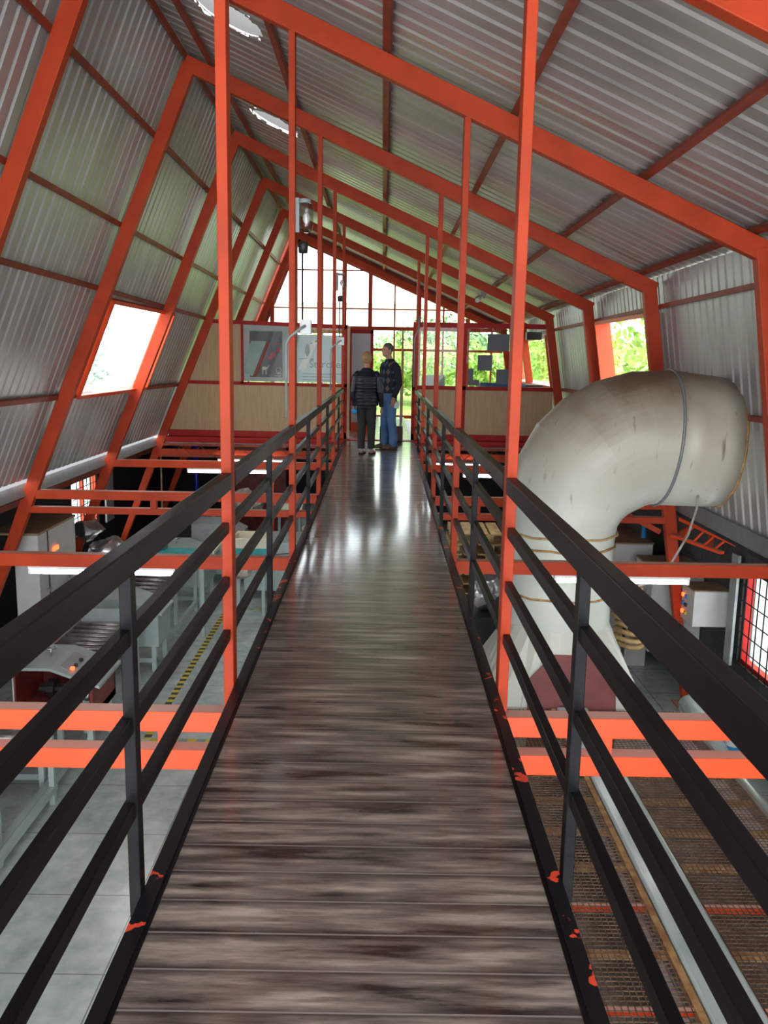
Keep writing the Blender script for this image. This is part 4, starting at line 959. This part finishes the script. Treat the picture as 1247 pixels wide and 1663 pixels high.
# left control cabinets
t = thing('control_cabinet', 'tall light grey control cabinet with red display against the left wall', 'cabinet', (-4.42, 10.9, FLOOR))
MB().box(-.05, .25, -.32, 1.0, 0, 1.90).build('body', 'cab', t, bevel=.01); MB().box(-.36, .26, -.33, 1.01, 1.90, 1.93).build('top', 'cabtop', t)
MB().box(.245, .26, -.02, .0, .05, 1.9).build('door_gap', 'machdark', t)
MB().box(.25, .27, .15, .32, 1.60, 1.65).build('display', 'led', t)
b = MB()
for y_, z_ in ((.05, 1.42), (.25, 1.42), (.55, 1.30)): b.cbox((.26, y_, z_), (.02, .10, .12))
b.build('meter', 'machdark', t)
b = MB()
for y_ in (-.1, .6):
    for z_ in (.95, 1.15): MB().cbox((.27, y_+.03*(z_ > 1), z_), (.03, .08, .04)).build('latch', 'steel', t)
t = thing('indicator_panel', 'grey wall panel with green indicator lights at the left picture edge', 'control panel', (-4.55, 8.9, -1.3))
MB().box(-.2, .1, -.5, .5, 0, .75).build('body', 'cab', t, bevel=.008)
for i in range(5): MB().cbox((.11, -.3+.15*i, .55), (.02, .04, .04)).build('green_light', 'ledg', t)
b = MB()
for i in range(5):
    for j in range(2): b.cbox((.11, -.3+.15*i, .35-.15*j), (.02, .035, .035))
b.build('buttons', 'machdark', t); MB().box(-.15, .05, -.06, .06, -1.2, 0).build('stand', 'machdark', t)
# back corner
b = MB(); b.tube([(-4.2, 20.0, FLOOR), (-4.2, 20.0, -.1)], .05, 10); tag(b.build('blue_pipe', 'blue', smooth=True), 'bright blue upright pipe in the dark far left corner', 'pipe')
b = MB(); b.tube([(-4.5, 18.0, FLOOR), (-4.5, 18.0, -.1)], .02, 8); tag(b.build('brown_pipe', 'wood', smooth=True), 'thin brown upright pipe left of the blue pipe', 'pipe')
tag(MB().box(-3.4, -2.2, 20.6, 20.75, FLOOR, -.4).build('red_board', 'machred'), 'dark red board standing in the far left shadows', 'board')
tag(MB().box(-2.02, -1.97, 16.4, 16.45, FLOOR, -.24).build('support_prop', 'red'), 'thin red prop standing under the partition left of the walkway', 'prop')

# floor tape
tag(MB().box(-2.49, -2.41, 8.95, 15.2, FLOOR, FLOOR+.003).build('floor_tape', 'hazY'), 'yellow and black hazard tape running along the left floor', 'tape')
tag(MB().box(-2.40, -1.0, 8.91, 8.98, FLOOR, FLOOR+.003).build('floor_tape', 'hazX'), 'worn yellow tape crossing towards the walkway', 'tape')
tag(MB().box(-2.3, -1.2, 13.95, 14.02, FLOOR, FLOOR+.003).build('floor_tape', 'hazX'), 'faded yellow tape in front of the white-green cabinet', 'tape')

# ------------------------------------------------------------------ people
def remesh(o, vs, sm=4):
    r = o.modifiers.new('r', 'REMESH'); r.mode = 'VOXEL'; r.voxel_size = vs; r.use_smooth_shade = True
    s_ = o.modifiers.new('s', 'SMOOTH'); s_.iterations = sm; s_.factor = .5
def arm_pts(side, sh, el, wr): return [sh, el, wr]
def hand(b, w, d, side):
    """w wrist, d unit direction of the hand; five bent fingers"""
    w = Vector(w); d = Vector(d).normalized(); acr = Vector((0, 1, 0)); acr = (acr - d*acr.dot(d)).normalized(); nrm = d.cross(acr)*side
    b.tube([w, w+d*.04, w+d*.085], [(.028, .020), (.040, .018), (.038, .014)], 10)
    for i, L_ in enumerate((.070, .080, .074, .058)):
        o = w + d*.08 + acr*(.028-.0185*i)
        b.tube([o, o+d*L_*.45, o+d*L_*.75-nrm*.012, o+d*L_*.9-nrm*.03], [.0095, .009, .008, .0065], 7)
    o = w + d*.03 + acr*.03
    b.tube([o, o+d*.03+acr*.022-nrm*.008, o+d*.062+acr*.022-nrm*.02], [.012, .011, .008], 7)
def person(label, loc, rz, H, P):
    t = thing('person', label, 'person', loc, rz); k = H/1.75
    V = lambda x, y, z: Vector((x*k, y*k, z*k))
    lf, rf = P['feet']      # foot x,y (ankle)
    shl, elL, wrL, dL = [V(*q) if i < 3 else Vector(q) for i, q in enumerate(P['armL'])]; shr, elR, wrR, dR = [V(*q) if i < 3 else Vector(q) for i, q in enumerate(P['armR'])]
    # body, one continuous skin (local: faces -y)
    b = MB(); hp = P['head']; hx, hy, hz = hp
    b.vloft([(0, .0, .93*k, .14*k, .10*k), (0, 0, 1.05*k, .125*k, .09*k), (0, 0, 1.25*k, .145*k, .10*k), (0, 0, 1.40*k, .15*k, .09*k), (0, .01, 1.47*k, .07*k, .06*k)], 18)
    b.tube([V(0, .01, 1.42), V(hx*.4, hy*.4+.01, 1.50), V(hx, hy, hz-.06)], [.058*k, .052*k, .052*k], 14)
    b.ell(V(hx, hy, hz), (.072*k, .090*k, .112*k), 20)
    b.ell(V(hx, hy-.030, hz-.055), (.050*k, .058*k, .055*k), 16)       # jaw
    fy = hy-.088
    b.tube([V(hx, fy+.004, hz+.015), V(hx, fy-.012, hz-.018), V(hx, fy+.004, hz-.026)], [.008, .013, .008], 8)   # nose
    b.tube([V(hx-.024, fy+.008, hz-.052), V(hx, fy+.000, hz-.050), V(hx+.024, fy+.008, hz-.052)], [.005, .008, .005], 8)   # lips
    b.tube([V(hx-.045, fy+.018, hz+.026), V(hx-.02, fy+.008, hz+.030)], .007, 7).tube([V(hx+.02, fy+.008, hz+.030), V(hx+.045, fy+.018, hz+.026)], .007, 7)  # brows
    for s_ in (-1, 1): b.ell(V(hx+s_*.074, hy+.008, hz-.008), (.012*k, .020*k, .032*k), 12)
    for (fx, fy_), s_ in ((lf, 1), (rf, -1)):
        b.tube([V(s_*.085, 0, .90), V((s_*.085+fx)/2+.0, (fy_)/2-.02, .48), V(fx, fy_, .10)], [.080*k, .052*k, .036*k], 14)
        b.tube([V(fx, fy_+.05, .04), V(fx, fy_-.04, .045), V(fx+.01*s_, fy_-.14, .03), V(fx+.01*s_, fy_-.19, .025)], [(.032*k, .035*k), (.038*k, .04*k), (.042*k, .025*k), (.03*k, .018*k)], 12)
    for (sh, el_, wr, d), s_ in (((shl, elL, wrL, dL), 1), ((shr, elR, wrR, dR), -1)):
        b.tube([V(s_*.10, 0, 1.40), sh, el_, wr], [.05*k, .048*k, .038*k, .026*k], 12); hand(b, wr, d, s_)
    o = b.build('body', 'skin', t, smooth=True); remesh(o, .0075, 2)
    for s_ in (-1, 1):
        MB().ell(V(hx+s_*.030, hy-.078, hz+.006), (.012*k, .010*k, .007*k), 10).build('eye', 'white' if P.get('eyes') else 'machdark', t, smooth=True)
    # trousers
    b = MB(); b.vloft([(0, 0, .80*k, .155*k, .125*k), (0, 0, .92*k, .165*k, .130*k), (0, 0, 1.02*k, .15*k, .115*k)], 18)
    for (fx, fy_), s_ in ((lf, 1), (rf, -1)):
        b.tube([V(s_*.078, 0, .90), V((s_*.085), -.005, .78), V((s_*.085+fx)/2, fy_/2-.02, .48), V(fx, fy_, .22), V(fx, fy_-.005, P.get('hem', .06))], [.094*k, .092*k, .074*k, P.get('cuff', .062)*k, P.get('cuff', .062)*k], 16)
    o = b.build('trousers', P['trousers'], t, smooth=True); remesh(o, .012, 3)
    # upper garment
    b = MB(); zb = P.get('jacket_bottom', .90); g_ = P.get('girth', 1.0)
    b.vloft([(0, 0, zb*k, .172*g_*k, .140*g_*k), (0, 0, (zb+.08)*k, .180*g_*k, .145*g_*k), (0, 0, 1.12*k, .170*g_*k, .132*g_*k), (0, 0, 1.28*k, .185*g_*k, .130*g_*k), (0, 0, 1.38*k, .175*g_*k, .110*g_*k), (0, .005, 1.44*k, .12*k, .085*k), (0, .01, 1.49*k, .066*k, .066*k)], 22)
    if P.get('quilt'):
        for i in range(9):
            z = zb+.03+.058*i; b.tube([V(.176*math.cos(a)*g_, .140*math.sin(a)*g_, z) for a in [2*math.pi*j/20 for j in range(20)]], .020*k, 6, closed=True)
    o = b.build(P['top_name'], P['top'], t, smooth=True); remesh(o, .011, 2)
    for (sh, el_, wr, d), s_ in (((shl, elL, wrL, dL), 1), ((shr, elR, wrR, dR), -1)):
        b = MB(); b.ell(V(s_*.165, 0, 1.37), (.065*k, .072*k, .07*k), 12)
        b.tube([V(s_*.13, 0, 1.38), sh, (sh+el_)/2, el_, (el_+wr)/2, wr], [.066*k, .068*k, .062*k, .055*k, .050*k, .042*k], 14)
        if P.get('quilt'):
            for i in range(9):
                f = i/8; p_ = sh.lerp(el_, f*2) if f < .5 else el_.lerp(wr, f*2-1); rr = (.066-.022*f)*k
                b.ell(p_, (rr+.006, rr+.006, .016), 12)
        o = b.build('sleeve', P['sleeve'], t, smooth=True); remesh(o, .010, 2)
    # hair
    b = MB(); b.ell(V(hx, hy+.014, hz+.022), (.078*k+P['hair_v'], .094*k+P['hair_v'], .102*k+P['hair_v']), 22)
    for v in list(b.bm.verts):
        l_ = v.co - V(hx, hy, hz)
        if l_.y < -.035*k and l_.z < .055*k: v.co.y = hy*k - .030*k
        lim = P['hair_low']*k
        if l_.z < lim: v.co.z = hz*k + lim
    b.build('hair', P['hair'], t, smooth=True)
    # shoes
    for (fx, fy_), s_ in ((lf, 1), (rf, -1)):
        sh_ = thing('tmp', '', '') if False else None
        if P['shoes'] == 'sandal':
            MB().hexa([(p[0], p[1], p[2]) for p in [V(fx-.045, fy_-.20, 0), V(fx+.045, fy_-.20, 0), V(fx+.035, fy_+.07, 0), V(fx-.035, fy_+.07, 0), V(fx-.045, fy_-.20, .02), V(fx+.045, fy_-.20, .02), V(fx+.035, fy_+.07, .03), V(fx-.035, fy_+.07, .03)]]).build('sandal', 'machdark', t, bevel=.008)
            b = MB(); b.tube([V(fx-.044, fy_-.10, .02), V(fx-.03, fy_-.10, .065), V(fx+.03, fy_-.10, .065), V(fx+.044, fy_-.10, .02)], [(.006, .02)]*4, 8).tube([V(fx-.038, fy_+.03, .02), V(fx-.03, fy_+.055, .07), V(fx+.03, fy_+.055, .07), V(fx+.038, fy_+.03, .02)], [(.005, .010)]*4, 8); b.build('strap', 'steel', t, smooth=True)
        else:
            b = MB(); b.tube([V(fx, fy_+.075, .045), V(fx, fy_+.02, .05), V(fx, fy_-.08, .045), V(fx, fy_-.17, .035), V(fx, fy_-.21, .03)], [(.035*k, .042*k), (.044*k, .05*k), (.052*k, .042*k), (.048*k, .034*k), (.03*k, .024*k)], 14); b.build('shoe', 'shoe', t, smooth=True)
    return t, k
wy = 13.9
person('woman with short blonde hair seen from behind, black quilted jacket, dark slacks and sandals', (-.19, wy, dz(wy)+.001), R(180-12), 1.60, dict(
    feet=((.085, .01), (-.085, -.03)), armL=((.20, .01, 1.33), (.235, .03, 1.08), (.225, -.03, .84), (.0, -.1, -1)), armR=((-.20, .01, 1.33), (-.245, .04, 1.08), (-.26, -.02, .84), (-.05, -.15, -1)),
    head=(.01, -.03, 1.635), trousers='slacks', top='puffer', sleeve='puffer', top_name='quilted_jacket', quilt=True, girth=1.12, jacket_bottom=.84, hair='blonde', hair_v=.010, hair_low=-.075, shoes='sandal', hem=.10, cuff=.064))
my = 14.75
person('grey-haired man turned to the left in argyle sweater and blue jeans, looking down', (.17, my, dz(my)+.001), R(-58), 1.76, dict(
    feet=((.09, .04), (-.08, -.02)), armL=((.205, .01, 1.34), (.235, .04, 1.08), (.22, -.05, .86), (.0, -.2, -1)), armR=((-.20, .01, 1.34), (-.24, .03, 1.08), (-.20, -.12, .92), (.1, -.5, -.8)),
    head=(.0, -.05, 1.625), trousers='jeans', top='argyle', sleeve='knit', top_name='argyle_sweater', girth=1.12, jacket_bottom=.93, hair='grayhair', hair_v=.001, hair_low=-.02, shoes='shoe', hem=.04, cuff=.072))
b = MB(); b.poly([(-.05, 0, -.06), (.045, 0, -.07), (.055, .0, .0), (.035, 0, .05), (-.04, .0, .045)], .012, (0, 1, 0)); o = b.build('face_mask', 'maskwhite', bevel=.004)
o.location = (.285, 14.60, .88); tag(o, 'pale face mask held in the hand of the man in jeans', 'mask')
b = MB(); b.ell((0, 0, 0), (.05, .03, .045), 14); o = b.build('face_mask', 'maskblue', smooth=True); o.location = (-.385, 13.86, .80); tag(o, 'bright blue crumpled mask in the left hand of the woman', 'mask')
t = thing('hand_bag', 'dark brown bag standing upright beyond the man in jeans', 'bag', (.22, 16.0, dz(16)))
MB().box(-.20, .22, -.07, .07, .0, .28).build('bag_body', 'bag', t, bevel=.02); b = MB(); b.tube([(-.1, 0, .27), (-.08, 0, .36), (.08, 0, .36), (.1, 0, .27)], .01, 8); b.build('handle', 'bag', t, smooth=True)
# handrail posts in the far room
for x_, y_, l in ((.44, 18.2, 'short mauve post in the far room right of the man'), (.50, 20.2, 'thin dark post before the far glass')):
    tag(MB().box(x_-.02, x_+.02, y_-.02, y_+.02, .15, 1.15 if y_ < 19 else 2.2).build('thin_post', 'lav' if y_ < 19 else 'wood'), l, 'post')
t = thing('office_chair', 'grey-green upholstered chair backs behind the right partition glass', 'chair', (1.05, 17.6, .10)) 
MB().box(-.24, .24, -.22, .24, .42, .5).build('seat', 'machdark', t, bevel=.03); MB().box(-.23, .23, -.26, -.20, .6, 1.22).build('backrest', 'palegreen', t, bevel=.03)
for sx in (-.2, .2):
    for sy in (-.2, .2): MB().box(sx-.015, sx+.015, sy-.015, sy+.015, 0, .43).build('leg', 'machdark', t)
t = thing('desk', 'dark desk behind the right partition with blue covered edge', 'desk', (2.7, 18.0, .10))
MB().box(-.7, .55, -.4, .4, 1.0, 1.06).build('desk_top', 'bag', t); MB().box(-.7, .2, -.42, -.40, .85, 1.09).build('blue_cover', 'jeans', t)
for sx in (-.65, .5):
    for sy in (-.35, .35): MB().box(sx-.02, sx+.02, sy-.02, sy+.02, 0, 1.0).build('leg', 'machdark', t)

# ------------------------------------------------------------------ outside
b = MB(); b.hexa([(-6.5, gy+.4, -1.5), (30, gy+.4, -1.5), (40, 70, -1.5), (-12, 70, -1.5), (-6.5, gy+.4, 0), (30, gy+.4, 0), (40, 70, 3.2), (-12, 70, 3.2)])
o = b.build('grass_bank', 'ground'); o['kind'] = 'stuff'; tag(o, 'bright green grassy bank rising outside beyond the gable glass', 'grass')
b = MB(); b.box(-13, -6.5, -5, 40, -3.0, -2.6); o = b.build('outside_paving', 'grey'); tag(o, 'pale paved ground outside the left wall', 'paving')
b = MB(); b.box(5.5, 16, -5, 40, -3.0, -2.6); o = b.build('outside_paving', 'grey'); tag(o, 'pale paved ground outside the right wall', 'paving')
def bush(x, y, z, r, h, m_, label, cat='bush', grp=None, n=1700, trunk=0, name='leafy_bush', ls=.09):
    t = thing(name, label, cat, (x, y, z), random.uniform(0, 6), grp); bm = bmesh.new()
    blobs = [(Vector((random.uniform(-.6, .6)*r, random.uniform(-.6, .6)*r, trunk+h*random.uniform(.25, .8))), random.uniform(.35, .6)) for _ in range(9)]
    for i in range(n):
        c, q = random.choice(blobs); d = Vector((random.gauss(0, 1), random.gauss(0, 1), random.gauss(0, 1))).normalized()
        p = c + Vector((d.x*r*q, d.y*r*q, d.z*h*q*.75)); 
        if p.z < 0: p.z = abs(p.z)*.3
        a = Vector((random.gauss(0, 1), random.gauss(0, 1), random.gauss(0, 1))).normalized(); c_ = a.cross(d)
        if c_.length < .1: continue
        c_.normalize(); s_ = ls*random.uniform(.6, 1.5)
        bm.faces.new([bm.verts.new(p+a*s_), bm.verts.new(p+c_*s_*.5), bm.verts.new(p-a*s_), bm.verts.new(p-c_*s_*.5)])
    me = bpy.data.meshes.new('foliage'); bm.to_mesh(me); bm.free(); me.materials.append(M[m_]); o = bpy.data.objects.new('foliage', me); COL.objects.link(o); o.parent = t
    b = MB(); b.tube([(0, 0, -.3), (0, 0, max(.4, trunk+h*.4))], [.05+.03*trunk, .03], 8); b.build('trunk', 'bark', t)
random.seed(21)
for i, (x_, y_, r_, h_, m_, l) in enumerate([(-.1, 27.5, 1.3, 1.3, 'leafA', 'bright low bush seen between the two people and the door'), (1.4, 26.5, 1.5, 1.5, 'leafA', 'bright bush outside behind the right rail posts'),
    (3.2, 27, 1.6, 1.6, 'leafA', 'bright bush outside behind the paper squares'), (5.0, 26, 1.8, 2.0, 'leafA', 'bright bush outside behind the right end of the glass'), (2.2, 31, 2.0, 2.2, 'leafB', 'darker bush behind the bright ones right of centre'),
    (.3, 33, 2.0, 2.0, 'leafB', 'darker bush far behind the man'), (5.2, 33, 2.4, 2.6, 'leafB', 'dark bush far right beyond the partition glass'), (-2.5, 28, 1.6, 1.5, 'leafA', 'bush outside hidden partly by the sign')]):
    bush(x_, y_, .25+(y_-22.7)*.067, r_, h_, m_, l, grp='bushes outside the gable')
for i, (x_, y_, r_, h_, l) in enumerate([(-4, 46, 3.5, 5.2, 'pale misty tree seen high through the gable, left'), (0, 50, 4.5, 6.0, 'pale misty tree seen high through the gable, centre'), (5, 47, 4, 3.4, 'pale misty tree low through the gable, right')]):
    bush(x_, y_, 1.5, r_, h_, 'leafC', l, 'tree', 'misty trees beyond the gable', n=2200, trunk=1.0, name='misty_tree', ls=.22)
bush(7.2, 14.5, -2.6, 2.2, 5.6, 'leafA', 'leafy tree outside the right window above the duct', 'tree', None, 3500, 1.0, 'leafy_tree', .11)
bush(7.0, 20.0, -2.6, 2.2, 5.4, 'leafA', 'leafy tree outside the far right room window', 'tree', None, 3000, 1.0, 'leafy_tree', .11)
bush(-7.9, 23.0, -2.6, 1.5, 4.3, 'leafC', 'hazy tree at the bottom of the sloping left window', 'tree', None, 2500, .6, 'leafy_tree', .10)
# white neighbouring roof
t = thing('neighbour_building', 'white-roofed building glimpsed outside above the gable mid rail', 'building', (-1, 38, 1.3))
b = MB(); b.hexa([(-6, 0, 2.6), (5, 0, 2.6), (5, 8, 2.6), (-6, 8, 2.6), (-6, 2, 4.6), (5, 2, 5.2), (5, 8, 5.2), (-6, 8, 4.6)]); b.build('roof', 'white', t); MB().box(-5.6, 4.6, .6, 7.6, -1, 2.6).build('wall', 'white', t)

# ------------------------------------------------------------------ second-level parts
SUB = {'exhaust_duct': {'maroon_hatch': 'hood', 'seam': 'hood', 'torn_rim': 'outlet', 'band': 'outlet', 'rope_band': 'neck'},
       'control_cabinet': {'display': 'body', 'meter': 'body', 'latch': 'body', 'door_gap': 'body', 'buttons': 'body'},
       'machine_housing': {'control_panel': 'cover', 'knob': 'cover', 'stop_button': 'cover', 'hand_wheel': 'cover', 'gear_shaft': 'shelf', 'motor': 'shelf'},
       'jar_lamp': {'bulb': 'glass_jar'}, 'poster': {'pale_band': 'print', 'red_stripe': 'print', 'pink_figure': 'print', 'white_figure': 'print'},
       'sign': {'pale_figure': 'board', 'dark_figure': 'board', 'lettering': 'board', 'small_print': 'board'},
       'switch_box': {'button': 'body', 'hinge': 'body'}, 'paint_can': {'can_label': 'can_body', 'lid': 'can_body'}, 'indicator_panel': {'green_light': 'body', 'buttons': 'body'},
       'plastic_crate': {'rim': 'crate_body'}, 'machine_cabinet': {'red_knob': 'body', 'handle_cable': 'body'}, 'hand_bag': {'handle': 'bag_body'}, 'wall_cabinet': {'gauges': 'body', 'door_seal': 'body'}}
for o in list(bpy.data.objects):
    if o.parent is None and o.type == 'EMPTY':
        mp = SUB.get(o.name.split('.')[0])
        if not mp: continue
        kids = list(o.children); by = {}
        for c in kids: by.setdefault(c.name.split('.')[0], c)
        for c in kids:
            pn = mp.get(c.name.split('.')[0])
            if pn and pn in by and by[pn] is not c: c.parent = by[pn]
